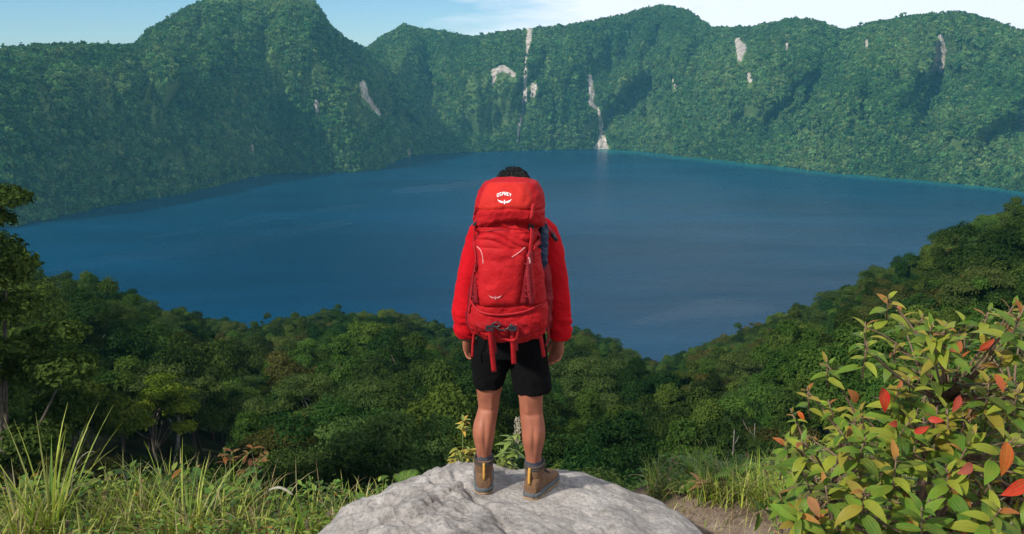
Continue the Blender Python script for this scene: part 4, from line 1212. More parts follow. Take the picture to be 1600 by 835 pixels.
M_SUEDE = fabric('boot_suede', (0.165, 0.092, 0.048), (0.105, 0.058, 0.032), 0.9, 300, 0.35, var=14)
M_COLLAR = fabric('boot_collar', (0.055, 0.045, 0.038), None, 0.9, 300, 0.3)
M_SOLE = plain('boot_sole', (0.075, 0.085, 0.09), 0.8, var=.3)
M_SOLE2 = plain('boot_tread', (0.28, 0.17, 0.08), 0.8, var=.3)
M_TAB = fabric('boot_tab', (0.55, 0.30, 0.06), None, 0.8, 500, 0.3)
M_PACK = fabric('pack_nylon', (0.40, 0.008, 0.012), (0.29, 0.005, 0.008), 0.75, 800, 0.35)
M_PACKD = fabric('pack_nylon_dark', (0.22, 0.007, 0.013), (0.14, 0.005, 0.009), 0.75, 800, 0.35)
M_PACKB = fabric('pack_nylon_lower', (0.30, 0.007, 0.011), (0.20, 0.005, 0.008), 0.75, 800, 0.35)
M_LID = fabric('pack_lid', (0.50, 0.022, 0.016), (0.40, 0.016, 0.012), 0.7, 800, 0.3)
M_POCKET = fabric('pack_pocket', (0.45, 0.011, 0.015), (0.35, 0.008, 0.011), 0.65, 600, 0.3)
M_STRAP = fabric('red_webbing', (0.42, 0.007, 0.012), None, 0.65, 500, 0.4)
M_STRAPD = fabric('maroon_webbing', (0.26, 0.010, 0.018), None, 0.65, 500, 0.4)
M_BUCKLE = plain('black_buckle', (0.018, 0.020, 0.026), 0.4)
M_LOGO = plain('logo_white', (0.78, 0.74, 0.74), 0.6, var=.05)
M_LOGO2 = plain('logo_pale', (0.62, 0.26, 0.26), 0.6, var=.1)
M_NAVY = fabric('navy_shell', (0.010, 0.024, 0.062), (0.006, 0.014, 0.04), 0.6, 500, 0.3)
M_LIME = plain('lime_cord', (0.45, 0.85, 0.05), 0.6)
M_EYE = plain('eye_white', (0.7, 0.68, 0.64), 0.3)

for m_ in (M_PACKB, M_PACK, M_PACKD, M_LID, M_POCKET, M_JACKET): _dull(m_)
def PX(px, py, Y): return at(px, py, Y)
def rows(tab, k_depth=1.0, pw=2.0):
    """tab rows: (pxl, pxr, py, Y, depth or None) -> loft rows, measured off the photograph's outline at distance Y"""
    out = []
    for r in tab:
        a, b = at(r[0], r[2], r[3]), at(r[1], r[2], r[3])
        rx = (b[0] - a[0]) / 2; ry = r[4] if len(r) > 4 and r[4] else rx * k_depth
        out.append(((a[0] + b[0]) / 2, r[3], a[2], rx, ry, r[5] if len(r) > 5 else pw))
    return out
def dense(rw, n=40):
    """smooth resampling of loft rows"""
    rw = np.array([list(r) if len(r) > 5 else list(r) + [2.0] for r in rw]); t = np.r_[0, np.cumsum(np.linalg.norm(np.diff(rw[:, :3], axis=0), axis=1))]
    q = np.linspace(0, t[-1], n); d = np.gradient(rw, t, axis=0); out = np.empty((n, rw.shape[1]))
    for k in range(n):
        i = min(max(np.searchsorted(t, q[k]) - 1, 0), len(t) - 2); h = t[i + 1] - t[i]; s = (q[k] - t[i]) / h
        out[k] = (2*s**3 - 3*s*s + 1) * rw[i] + (s**3 - 2*s*s + s) * h * d[i] + (-2*s**3 + 3*s*s) * rw[i + 1] + (s**3 - s*s) * h * d[i + 1]
    return [tuple(r) for r in out]

YL, YR = 0.0, -0.06        # depth of the left and the right leg
FL, FRt = PX(756, 766, -0.03), PX(836, 775, -0.09)
zl, zr_ = rock_z(FL[0], FL[1]), rock_z(FRt[0], FRt[1])
person = empty('person', (0, 0, min(zl, zr_)))
P0 = np.array(person.location)
class MBP(MB):
    """same collector, but everything is stored relative to the person's base"""
    pass
def shift(o):
    me = o.data; n = len(me.vertices); c = np.empty(n * 3, np.float32); me.vertices.foreach_get('co', c)
    c = (c.reshape(-1, 3) - P0).astype(np.float32); me.vertices.foreach_set('co', c.ravel()); me.update(); o.parent = person; return o
tag(person, 'hiker in red fleece and black shorts standing on the boulder, facing the lake', 'person')

# body: legs, hips, torso, arms, hands, neck and head fused into one skin
B = MB()
B.hloft(dense(rows([(742, 786, 555, -0.005), (743, 785, 585, 0.0), (744, 785, 604, 0.0), (746, 781, 622, .005), (747, 779, 638, .005), (743.5, 777, 650, 0), (739.5, 774.5, 664, -.012), (738.5, 773.5, 676, -.016),
                    (741, 771, 691, -.012), (744, 768, 705, -.006), (746, 767, 717, -.004), (747, 767, 730, .008), (749, 765, 742, .015), (750, 764, 752, .018)], 1.06), 60))
B.hloft(dense(rows([(806, 852, 555, -0.01), (806, 852, 585, -.03), (808, 849, 608, YR), (811, 848, 626, YR), (812, 848, 642, YR), (813, 850, 656, YR - .006), (815, 852, 672, YR - .016), (815.5, 851.5, 684, YR - .018),
                    (818, 848.5, 699, YR - .012), (821, 845.5, 713, YR - .006), (822, 845, 725, YR - .004), (824, 845, 740, YR + .008), (826, 843, 750, YR + .015), (827, 842, 760, YR + .018)], 1.06), 60))
B.hloft(dense([(-.005, .0, .80, .12, .09), (-.005, .0, .90, .155, .105), (-.005, .01, 1.0, .15, .10), (-.005, .02, 1.12, .14, .095), (-.0, .02, 1.25, .155, .10), (0, .02, 1.36, .165, .095), (0, .025, 1.44, .12, .075), (0, .035, 1.49, .06, .06)], 30))
HEADC = np.array([0.006, 0.080, 1.592])
B.tube([(0, .02, 1.44), (.002, .035, 1.48), (.004, .055, 1.53)], [.062, .056, .056], 16)
ht = R(20)                   # the head is bowed forward
HR = np.array(Euler((-ht, 0, 0)).to_matrix())
def hp(x, y, z): return HEADC + HR @ np.array([x, y, z])
B.ball(hp(0, -.008, .03), (.074, .094, .088), 24, 16, HR); B.ball(hp(0, .022, -.035), (.060, .070, .078), 20, 12, HR); B.ball(hp(0, .05, -.075), (.034, .034, .03), 14, 8, HR)
B.tube([hp(0, .088, .018), hp(0, .104, -.012), hp(0, .100, -.028)], [.008, .012, .013], 10)
for s in (-1, 1):
    B.ball(hp(.076 * s, -.012, -.008), (.008, .018, .032), 12, 8, HR); B.tube([hp(.012 * s, .094, .036), hp(.034 * s, .088, .038), hp(.052 * s, .070, .032)], [.007, .008, .006], 8)
B.tube([hp(-.024, .080, -.052), hp(0, .089, -.050), hp(.024, .080, -.052)], [.006, .009, .006], 8)

def hand(wrist, side):
    """relaxed hand hanging from the wrist: side -1 left, +1 right; thumb forward, fingers curled inward and forward"""
    w = np.asarray(wrist, float); ex = np.array([side * 1.0, 0, 0])   # towards the outside (back of the hand)
    B.tube([w + [0, 0, .05], w, w + [0, 0, -.02]], [.027, .025, .024], 14, 1.0); i0 = len(B.v)
    th_ = np.linspace(0, 2 * np.pi, 16, endpoint=False); rg_ = []
    for f, hw, tk in ((0, .024, .020), (.02, .031, .018), (.045, .039, .0165), (.07, .041, .015), (.088, .038, .013)):
        rg_.append(w + np.stack([np.cos(th_) * tk - side * f * .06, np.sin(th_) * hw + f * .12, np.full(16, -f)], -1))
    B.rings(rg_[::-1])
    for (yo, ln, r0, curl, sp_) in ((.031, .074, .0088, .40, .10), (.0105, .082, .0090, .55, .03), (-.0105, .077, .0087, .70, -.04), (-.030, .060, .0078, .8, -.12)):
        p = w + np.array([-side * .006, yo + .010, -.075]); a = .18; pts = [p]; 
        for k, sg in enumerate((.18, .40, .25, .17)):
            if k: a += curl * (.0, .55, .75, .6)[k]
            d = np.array([-side * math.sin(a) * .75, math.sin(a) * .35 + sp_ * math.cos(a), -math.cos(a)]); d /= np.linalg.norm(d)
            pts.append(pts[-1] + d * ln * sg * 1.1)
        B.tube(pts, [r0, r0, r0 * .98, r0 * .92, r0 * .72], 10)
    p = w + np.array([-side * .004, .026, -.018])
    B.tube([p - [0, .012, -.01], p + [-side * .006, .016, -.018], p + [-side * .014, .030, -.046], p + [-side * .022, .034, -.070]], [.014, .0125, .0105, .0078], 10)
    c, s_ = math.cos(side * R(48)), math.sin(side * R(48)); rz_ = np.array([[c, -s_, 0], [s_, c, 0], [0, 0, 1]])
    for k in range(i0, len(B.v)): B.v[k] = (B.v[k] - w) @ rz_.T + w
wl_, wr_ = PX(730, 524, .015), PX(874, 528, .015)
for s, sh, el, wr in ((-1, (-.175, .015, 1.385), PX(727, 455, -.005), wl_), (1, (.185, .015, 1.385), PX(876, 455, -.005), wr_)):
    B.tube([np.array(sh) * [.5, 1, 1], sh, (np.array(sh) + el) / 2 + [.012 * s, 0, 0], el, (el + wr) / 2, wr], [.05, .052, .045, .036, .033, .024], 14)
    hand(wr, s)
def muscle(co, no):
    x, y, z = co[:, 0], co[:, 1], co[:, 2]; zz = z - P0[2]; d = np.zeros(len(co))
    for cx in (-.142, .112):
        u = (x - cx) / .045; back = np.clip(-no[:, 1], 0, 1) * (np.abs(u) < 1.3) * (zz < .62)
        d += back * (.0045 * np.exp(-((np.abs(u) - .5) / .35)**2) * np.exp(-((zz - .36) / .075)**2) - .0050 * np.exp(-(u / .22)**2) * np.exp(-((zz - .33) / .08)**2))
        d += back * (-.0045 * np.exp(-((zz - .475) / .012)**2) + .004 * np.exp(-((np.abs(u) - .75) / .2)**2) * np.exp(-((zz - .50) / .05)**2) - .004 * np.exp(-(u / .5)**2) * np.exp(-((zz - .49) / .04)**2))
        d += -.004 * np.exp(-((np.abs(u) - .5) / .2)**2) * np.exp(-((zz - .20) / .05)**2) * back
    return d
body = shift(remeshed(B, 'body', 0.0042, M_SKIN, None, 5, muscle))

# hair
H = MB(); H.ball(hp(0, -.018, .042), (.080, .093, .082), 28, 18, HR); H.ball(hp(0, -.045, -.01), (.072, .062, .07), 20, 12, HR)
def hd(co, no): return 0.010 * fbm(co[:, 0] * 60, co[:, 1] * 60, co[:, 2] * 60, 3) + .004
hair = shift(remeshed(H, 'hair', 0.004, M_HAIR, None, 2, hd))
curls = MB()
for k in range(900):
    d = RNG.normal(size=3); d /= np.linalg.norm(d)
    if d[2] < -.25 or (d[1] > .55 and d[2] < .35): continue
    p = hp(*(np.array([0, -.018, .042]) + d * [.082, .095, .085])); dd = HR @ d; t1 = np.cross(dd, RNG.normal(size=3)); t1 /= np.linalg.norm(t1); t2 = np.cross(dd, t1)
    r_ = RNG.uniform(.003, .006); a = np.linspace(0, 4.5, 7)[:, None]
    curls.tube(p + dd * (.004 + .0022 * a) + r_ * (np.cos(a) * t1 + np.sin(a) * t2) * 1.0, .0013, 4)
c_ = shift(curls.build('curls', M_HAIR)); c_.parent = hair; c_.matrix_parent_inverse = Matrix()
for s in (-1, 1):
    m = MB(); m.ball(hp(.031 * s, .073, .018), (.012, .012, .009), 12, 8); shift(m.build('eye', M_EYE))

# jacket: torso, hood collar and two loose sleeves
J = MB()
J.hloft(dense([(0, .0, .935, .165, .118), (0, .0, .97, .175, .128), (0, .01, 1.05, .178, .13), (0, .015, 1.18, .178, .128), (0, .02, 1.30, .190, .125), (0, .02, 1.38, .195, .112), (0, .022, 1.43, .165, .092), (0, .03, 1.475, .10, .078), (0, .035, 1.50, .078, .074)], 40))
J.tube([(-.07, .02, 1.50), (-.05, -.05, 1.505), (0, -.07, 1.50), (.05, -.05, 1.505), (.07, .02, 1.50)], [.03, .04, .042, .04, .03], 14)
def sleeve(tab, Ys, sh):
    pts, rad = [np.array(sh)], [.085]
    for (a, b, py), Y in zip(tab, Ys):
        p, q = at(a, py, Y), at(b, py, Y); pts.append((p + q) / 2); rad.append((q[0] - p[0]) / 2)
    pts, rad = np.array(pts), np.array(rad); t = np.linspace(0, 1, len(pts)); q = np.linspace(0, 1, 26)
    sm = lambda v: np.convolve(np.r_[v[0], np.interp(q, t, v), v[-1]], [.25, .5, .25], 'valid')
    J.tube(np.stack([sm(pts[:, k]) for k in range(3)], -1), sm(rad), 24, 1.06)
sleeve([(731, 776, 366), (724, 766, 395), (717.5, 756, 425), (712, 751, 455), (708.5, 747, 482), (708.5, 746, 502), (713, 745, 516), (717, 744, 525)], [.015, .01, .005, 0, 0, .008, .014, .018], (-.115, .018, 1.405))
sleeve([(826, 873, 366), (836, 880, 395), (846, 884.5, 425), (852, 888, 455), (857, 890.5, 482), (859, 892, 505), (860, 891, 518), (862, 888, 528)], [.015, .01, .005, 0, 0, .008, .014, .018], (.125, .018, 1.405))
def jd(co, no):
    z = co[:, 2]; low = sstep(1.12, .90, z) * (np.abs(co[:, 0]) > .17)
    w1 = ridged(co[:, 0] * 7 + z * 3, co[:, 1] * 7, z * 9 + co[:, 0] * 4, 2) - .3
    w2 = ridged(co[:, 0] * 5, co[:, 1] * 5, z * 22 + 1.5 * pn(co[:, 0] * 8, co[:, 1] * 8, z * 6), 2) - .3
    return .0060 * w1 + .0085 * w2 * (.15 + 1.4 * low) + .0008 * fbm(co[:, 0] * 40, co[:, 1] * 40, z * 40, 2)
jacket = shift(remeshed(J, 'jacket', .0065, M_JACKET, None, 8, jd))

# shorts
S = MB()
S.hloft(dense([(-.003, 0, .955, .160, .120), (-.003, -.0, .90, .172, .128), (-.003, -.005, .83, .178, .13), (-.003, -.005, .775, .172, .118)], 16))
S.hloft(dense(rows([(738, 798, 540, 0, .115), (736.5, 797, 560, 0, .11), (737, 795, 575, 0, .105), (738.5, 790, 588, 0, .10), (741, 785, 602, 0, .09)], 1.0), 16))
S.hloft(dense(rows([(798, 852, 540, -.01, .115), (797, 856, 560, -.02, .11), (799, 859, 575, -.03, .108), (801, 861.5, 592, -.04, .102), (803, 862, 609.5, -.05, .098)], 1.0), 16))
def sd(co, no):
    z = co[:, 2]; return .010 * (ridged(co[:, 0] * 9 + z * 4, co[:, 1] * 9, z * 5, 2) - .3) * sstep(.95, .75, z) + .002 * fbm(co[:, 0] * 30, co[:, 1] * 30, z * 30, 2)
shift(remeshed(S, 'shorts', .006, M_SHORTS, None, 5, sd))

# boots and socks
def boot(F, z0, rz, leg_px, Yleg):
    rot = np.array(Matrix.Rotation(rz, 3, 'Z')); base = np.array([F[0], F[1], z0])
    def tr(v): return np.asarray(v, float) @ rot.T + base
    U_ = MB()
    # foot: vertical rings from heel to toe  (y, half width, bottom, top)
    th = np.linspace(0, 2 * np.pi, 28, endpoint=False); rg_ = []
    prof = np.array([(-.062, .018, .03, .075), (-.055, .036, .02, .105), (-.03, .045, .02, .125), (.01, .046, .02, .125), (.06, .046, .02, .105), (.11, .050, .02, .082), (.16, .052, .02, .070), (.20, .048, .02, .062), (.225, .036, .022, .052), (.236, .014, .028, .042)])
    for y in np.linspace(0, len(prof) - 1, 36):
        p = [np.interp(y, range(len(prof)), prof[:, k]) for k in range(4)]; c, s = np.cos(th), np.sin(th)
        rg_.append(tr(np.stack([p[1] * np.sign(c) * np.abs(c)**.8, np.full(28, p[0]), (p[2] + p[3]) / 2 + (p[3] - p[2]) / 2 * np.sign(s) * np.abs(s)**.75], -1)))
    U_.rings(rg_)
    sh = []
    for z, rx, ry, yo in ((.03, .042, .052, -.005), (.075, .044, .056, -.004), (.10, .045, .056, .0), (.125, .0470, .054, .0), (.150, .051, .056, .0), (.172, .0525, .057, .0), (.184, .051, .055, .0)):
        sh.append(tr(np.stack([rx * np.cos(th), yo + ry * np.sin(th), np.full(28, z)], -1)))
    U_.rings(sh)
    def bd(co, no): return .0018 * fbm(co[:, 0] * 45, co[:, 1] * 45, co[:, 2] * 45, 3) - .004 * np.exp(-((co[:, 2] - z0 - .115) / .006)**2)
    b = shift(remeshed(U_, 'boot', .0035, M_SUEDE, None, 4, bd))
    def sub(mb, nm, mat, smooth=True):
        o = shift(mb.build(nm, mat, None, smooth)); o.parent = b; return o
    def outline(z, g):
        ys = prof[:, 0].copy(); ys[0] -= g; ys[-1] += g
        t = np.linspace(0, 1, 40); yy = np.interp(t, np.linspace(0, 1, len(ys)), ys); ww = np.interp(t, np.linspace(0, 1, len(ys)), prof[:, 1]) + g
        ww = np.where(t < .1, np.maximum(ww, .030), ww)
        return tr(np.r_[np.c_[ww, yy, np.full(40, z)], np.c_[-ww[::-1], yy[::-1], np.full(40, z)]])
    m = MB(); m.rings([outline(.012, .004), outline(.016, .006), outline(.028, .006), outline(.036, .003)]); sub(m, 'sole', M_SOLE)
    m = MB(); m.rings([outline(.0, .002), outline(.002, .005), outline(.011, .005), outline(.012, .003)]); sub(m, 'tread', M_SOLE2)
    m = MB(); a = np.linspace(0, 2 * np.pi, 33)
    m.tube(tr(np.stack([.0485 * np.cos(a), -.0 + .052 * np.sin(a), .184 + .010 * np.sin(a)], -1)), .0075, 10); m.tube(tr(np.stack([.0495 * np.cos(a), -.0 + .054 * np.sin(a), .170 + .008 * np.sin(a)], -1)), .0065, 10); sub(m, 'collar', M_COLLAR)
    m = MB(); pz = np.linspace(.085, .178, 8)
    m.ribbon(tr(np.stack([np.zeros(8), -.0625 - .004 * np.sin((pz - .078) / .08 * 3.1), pz], -1)), rot @ np.array([0, -1.0, 0]), .013, .006); sub(m, 'heel_loop', M_TAB)
    m = MB(); cv = []
    for z in np.linspace(.045, .075, 5):
        f = (z - .045) / .03; aa = np.linspace(math.pi * 1.5 - 1.1, math.pi * 1.5 + 1.1, 16)
        cv.append(tr(np.stack([.0468 * np.cos(aa), -.006 + .0555 * np.sin(aa), np.full(16, z - .008 * (f > .9))], -1)))
    m.rings(cv, cap=False, closed=False); sub(m, 'heel_cup', M_COLLAR)
    m = MB()
    for k in range(5):
        y, z = .045 + .02 * k, .128 - .0105 * k; m.tube(tr([(-.028, y, z - .006), (0, y + .01, z + .004), (.028, y, z - .006)]), .0028, 6)
    sub(m, 'lace', M_COLLAR)
    return b
bl = boot(FL + np.array([0, .032, 0]), zl, R(2), None, YL)
br_ = boot(FRt + np.array([-.002, .032, 0]), zr_, R(-28), None, YR)
for (a, b2, py0, Y, F, z0, rz) in ((744, 770, 704, -.004, FL, zl, 0), (819.5, 848, 713, YR - .004, FRt, zr_, 0)):
    m = MB(); c0, c1 = at(a, py0 + 8, Y), at(b2, py0 + 8, Y); cx = (c0[0] + c1[0]) / 2; rx = (c1[0] - c0[0]) / 2 - .001; zt = at(a, py0 + 5, Y)[2]
    rw = [(cx, Y, zt - .002, rx * .97, rx)]
    for k in range(14): rw.append((cx, Y + .002, zt - .006 * k - .004, rx * (.94 + .03 * (k % 2)), rx * (.97 + .03 * (k % 2))))
    m.hloft(rw[::-1]); shift(m.build('sock', M_SOCK))

# ------------------------------------------------------------------ backpack
PY = -0.295
pack = empty('backpack', (0, PY, .93)); K0 = np.array(pack.location)
tag(pack, 'big red trekking backpack with lid pocket and dangling straps on the hiker\'s back', 'backpack')
def pshift(o, par=None):
    me = o.data; n = len(me.vertices); c = np.empty(n * 3, np.float32); me.vertices.foreach_get('co', c)
    c = (c.reshape(-1, 3) - K0).astype(np.float32); me.vertices.foreach_set('co', c.ravel()); me.update(); o.parent = par or pack; return o
G_ = MB()
bag = dense(rows([(766, 826, 528, PY + .03, .085, 2.6), (744, 846, 521, PY + .02, .115, 2.8), (734, 853, 509, PY + .01, .138, 2.9), (731, 856, 494, PY, .146, 2.9), (733, 856, 478, PY, .142, 2.9), (737, 853, 455, PY, .150, 2.9),
                  (741, 849, 425, PY, .156, 2.9), (743, 845, 395, PY, .156, 2.9), (744, 840, 368, PY, .150, 2.8), (743, 839, 350, PY, .145, 2.7), (748, 838, 335, PY, .130, 2.5), (756, 832, 318, PY, .11, 2.4)]), 60)
G_.hloft(bag, 64)
def gd(co, no):
    x, y, z = co[:, 0], co[:, 1], co[:, 2]
    zt = sstep(1.36, 1.42, z); zb = sstep(1.06, 1.0, z)
    hz_ = ridged(x * 3.0 + .8 * pn(x * 6, z * 6, 1.0), y * 3, z * 26 + 1.2 * np.sin(x * 14), 2) - .3         # horizontal folds under the lid
    dg_ = ridged(x * 9 + z * 7, y * 8, z * 10 - x * 5, 3) - .3
    d = .021 * hz_ * (.14 + .9 * zt) - .021 * dg_ * (.30 + .70 * zb) + .0035 * fbm(x * 28, y * 28, z * 28, 2)
    # seam above the bottom compartment
    seam = at(790, 483, PY - .15)[2] + .015 * np.cos(x * 9)
    return d - .010 * np.exp(-((z - seam) / .006)**2)
main = pshift(remeshed(G_, 'main_bag', .005, M_PACK, None, 6, gd))
def world_bvh(o, origin):
    me = o.data; co = np.empty(len(me.vertices) * 3, np.float32); me.vertices.foreach_get('co', co)
    return BVHTree.FromPolygons([tuple(c + origin) for c in co.reshape(-1, 3).astype(float)], [tuple(p.vertices) for p in me.polygons])
MAINB = world_bvh(main, K0)

# lid
L_ = MB()
lid = dense(rows([(748, 843, 352, PY, .146, 2.6), (743, 848, 348, PY, .160, 2.8), (741.5, 850, 336, PY, .172, 2.9), (742, 850.5, 325, PY, .174, 2.9), (744, 849.5, 312, PY, .166, 2.8), (748, 847, 300, PY, .150, 2.7), (754, 842, 290, PY, .126, 2.5), (762, 836, 283, PY, .098, 2.3), (776, 824, 279.5, PY, .05, 2.2)]), 40)
L_.hloft(lid, 64)
def ld(co, no):
    x, y, z = co[:, 0], co[:, 1], co[:, 2]
    d = .0095 * (ridged(x * 6 + z * 8, y * 6, z * 9 - x * 9, 3) - .3) + .006 * fbm(x * 9, y * 9, z * 9, 2)
    zs = at(795, 326, PY - .17)[2] - .028 * np.clip(1 - (x / .15)**2, 0, 1) + .02
    d = d - .012 * np.exp(-((z - (zs - .012 - .5 * np.abs(x)**1.6)) / .005)**2) * (y < PY)
    return d
LIDO = remeshed(L_, 'lid', .005, M_PACK, None, 5, ld)
def lift_front(o):
    """the front flap of the lid is arched: its lower edge is higher in the middle"""
    me = o.data; n = len(me.vertices); c = np.empty(n * 3, np.float32); me.vertices.foreach_get('co', c); c = c.reshape(-1, 3)
    zb, zt = c[:, 2].min(), c[:, 2].max(); f = np.clip((c[:, 2] - zb) / (zt - zb), 0, 1); w = np.clip(1 - ((c[:, 0] + .005) / .15)**2, 0, 1) * (c[:, 1] < PY + .05)
    c[:, 2] += (1 - f)**1.5 * w * .040; c[:, 0] += 0.0
    me.vertices.foreach_set('co', c.ravel()); me.update()
lift_front(LIDO)
lido = pshift(LIDO); LIDB = world_bvh(lido, K0)
LIDP = 1
def hit(bv, px, py):
    d = Vector(ray(px, py)).normalized(); h = bv.ray_cast(Vector(CAM), d)
    if h[0] is None:
        h = bv.find_nearest(Vector(at(px, py, PY - .1)))
    return np.array(h[0]), np.array(h[1])
def spline(pts, n=24):
    p = np.array(pts, float); t = np.r_[0, np.cumsum(np.linalg.norm(np.diff(p, axis=0), axis=1))]; q = np.linspace(0, t[-1], n); d = np.gradient(p, t, axis=0) if len(p) > 2 else np.tile((p[1] - p[0]) / t[-1], (2, 1))
    out = np.empty((n, p.shape[1]))
    for k in range(n):
        i = min(max(np.searchsorted(t, q[k]) - 1, 0), len(t) - 2); h = t[i + 1] - t[i]; s = (q[k] - t[i]) / h
        out[k] = (2*s**3 - 3*s*s + 1) * p[i] + (s**3 - 2*s*s + s) * h * d[i] + (-2*s**3 + 3*s*s) * p[i + 1] + (s**3 - s*s) * h * d[i + 1]
    return out
def strap(name, bv, pxs, w, mat, off=.005, par=None, thick=.003, n=24, smooth=3):
    P_, N_ = [], []
    for px, py in spline(pxs, n):
        p, nn = hit(bv, px, py); P_.append(p); N_.append(nn)
    P_, N_ = np.array(P_), np.array(N_)
    for _ in range(smooth):
        P_[1:-1] = .25 * P_[:-2] + .5 * P_[1:-1] + .25 * P_[2:]; N_[1:-1] = .25 * N_[:-2] + .5 * N_[1:-1] + .25 * N_[2:]
    m = MB(); m.ribbon(P_ + N_ * off, N_, w, thick); return pshift(m.build(name, mat), par)

# front stretch pocket: a patch lifted off the bag's front
def patch(name, bv, L, Rr_, off, mat, nu=30, nv=44, edge=.12, bulge=.01):
    """L, Rr_: left and right outlines (px, py) of equal length"""
    l, r = spline(L, nv), spline(Rr_, nv); vv = []
    for k in range(nv):
        for m_ in range(nu):
            u = m_ / (nu - 1); px, py = l[k] + (r[k] - l[k]) * u
            p, nn = hit(bv, px, py); v = k / (nv - 1)
            e = min(1, min(u, 1 - u) / edge, min(v, 1 - v) / (edge * .8)); e = max(e, 0)**.5; 
            vv.append(p + nn * (off * e - .004 * (1 - e) + bulge * math.sin(math.pi * u) * math.sin(math.pi * v)))
    vv = np.array(vv).reshape(nv, nu, 3)
    for _ in range(4): vv[1:-1, 1:-1] = .5 * vv[1:-1, 1:-1] + .125 * (vv[:-2, 1:-1] + vv[2:, 1:-1] + vv[1:-1, :-2] + vv[1:-1, 2:])
    x, y, z = vv[..., 0], vv[..., 1], vv[..., 2]
    vv[..., 1] -= .006 * (ridged(x * 9 + z * 7, z * 8 - x * 7, 3.3, 3) - .3)
    back = vv.copy(); back[..., 1] += .012
    i, j = np.meshgrid(np.arange(nv - 1), np.arange(nu - 1), indexing='ij'); a = (i * nu + j)
    f = np.stack([a, a + nu, a + nu + 1, a + 1], -1).reshape(-1, 4)
    nn_ = nv * nu; ring = [k for k in range(nu)] + [k * nu + nu - 1 for k in range(1, nv)] + [(nv - 1) * nu + k for k in range(nu - 2, -1, -1)] + [k * nu for k in range(nv - 2, 0, -1)]
    rim_ = [[ring[k], ring[(k + 1) % len(ring)], ring[(k + 1) % len(ring)] + nn_, ring[k] + nn_] for k in range(len(ring))]
    me = mesh_np(name, np.r_[vv.reshape(-1, 3), back.reshape(-1, 3)], [np.r_[f, f[:, ::-1] + nn_, np.array(rim_)]], True, [mat])
    return pshift(link(name, me))
pocket = patch('front_pocket', MAINB, [(741, 384), (745, 410), (747, 440), (748, 465), (754, 480)], [(826, 384), (822, 410), (817, 440), (813, 465), (806, 481)], .014, M_POCKET)
pan = patch('upper_panel', MAINB, [(747, 358), (744, 370), (742, 392)], [(822, 360), (828, 374), (828, 392)], .006, M_POCKET, bulge=.004)
PKB = world_bvh(pocket, K0)
# darker mesh gussets on both sides of the pocket, laced
for xs in (((738, 396), (742, 440), (744, 474)), ((829, 396), (824, 440), (819, 474))):
    strap('gusset', MAINB, xs, .040, M_PACKD, .003, thick=.006)
m = MB()
for px0, px1 in ((738, 747), (819, 828)):
    for k in range(6):
        py = 412 + k * 10; a, na_1 = hit(MAINB, px0, py); b, nb_ = hit(MAINB, px1, py + 4)
        m.tube([a + na_1 * .009, (a + b) / 2 + na_1 * .014, b + nb_ * .009], .0025, 6)
pshift(m.build('pocket_lacing', M_STRAPD))
# side wing on the right with a stretch side pocket, and on the left
def puff(name, tab, mat, dspec, pw=2.4, amp=.009, vox=.005):
    m = MB(); m.hloft(dense(rows(tab), 26), 40, pw)
    def d_(co, no): return amp * (ridged(co[:, 0] * 10 + co[:, 2] * 6, co[:, 1] * 9, co[:, 2] * 11, 2) - .3)
    return pshift(remeshed(m, name, vox, mat, None, 5, d_))
puff('side_pocket', [(836, 852, 512, -.20, .05), (834, 861, 500, -.20, .075), (834, 863, 478, -.20, .08), (836, 861.5, 450, -.20, .078), (838, 858, 418, -.20, .068), (840, 854, 408, -.20, .055)], M_PACKD, 0)
puff('side_pocket', [(732, 748, 512, -.22, .05), (729, 752, 498, -.22, .07), (730, 752, 478, -.22, .072), (734, 752, 452, -.22, .068), (739, 752, 430, -.22, .05)], M_PACKD, 0)
# bottom compartment flap
puff('bottom_pocket', [(764, 826, 524, PY - .075, .04), (748, 840, 518, PY - .085, .058), (741, 845, 508, PY - .09, .066), (743, 842, 497, PY - .09, .062), (757, 830, 489, PY - .08, .045)], M_PACKB, 0, 2.6, -.026)
# hip belt
m = MB()
for s in (-1, 1):
    a = np.linspace(0, 1, 16); ang = -math.pi / 2 + s * (.45 + a * 2.45)
    pts = np.stack([.205 * np.cos(ang), -.01 + .155 * np.sin(ang), .965 - .012 * a], -1); nn = np.stack([np.cos(ang), np.sin(ang), 0 * a], -1)
    m.ribbon(pts, nn, .085 - .05 * a, .016)
pshift(m.build('hip_belt', M_PACKD))
# shoulder straps over the jacket
for s in (-1, 1):
    P_ = np.array([(.085, -.135, 1.40), (.092, -.07, 1.462), (.100, .0, 1.478), (.112, .075, 1.455), (.118, .135, 1.38), (.118, .155, 1.28), (.125, .145, 1.17), (.155, .09, 1.09), (.172, .0, 1.05), (.155, -.12, 1.04)]); P_[:, 0] *= s
    q = spline(P_, 40); c = np.array([0, .02, 0]); nn = q - np.stack([q[:, 0] * .3, np.full(40, .02), np.clip(q[:, 2], 0, 1.38)], -1)
    m = MB(); m.ribbon(q, nn, np.linspace(.06, .035, 40), .014); pshift(m.build('shoulder_strap', M_PACKD))
# load lifter and loose strap tip on the right shoulder
m = MB(); q = spline([at(836, 350, -.14), at(850, 352, -.10), at(860, 360, -.08), at(868, 372, -.09)], 14); m.ribbon(q, np.tile([.3, -.8, .6], (14, 1)), .022, .005); pshift(m.build('strap', M_STRAPD))
m = MB(); m.box(at(866, 371, -.10), (.010, .006, .022), Euler((0, R(-35), 0)).to_matrix()); pshift(m.build('buckle', M_BUCKLE))
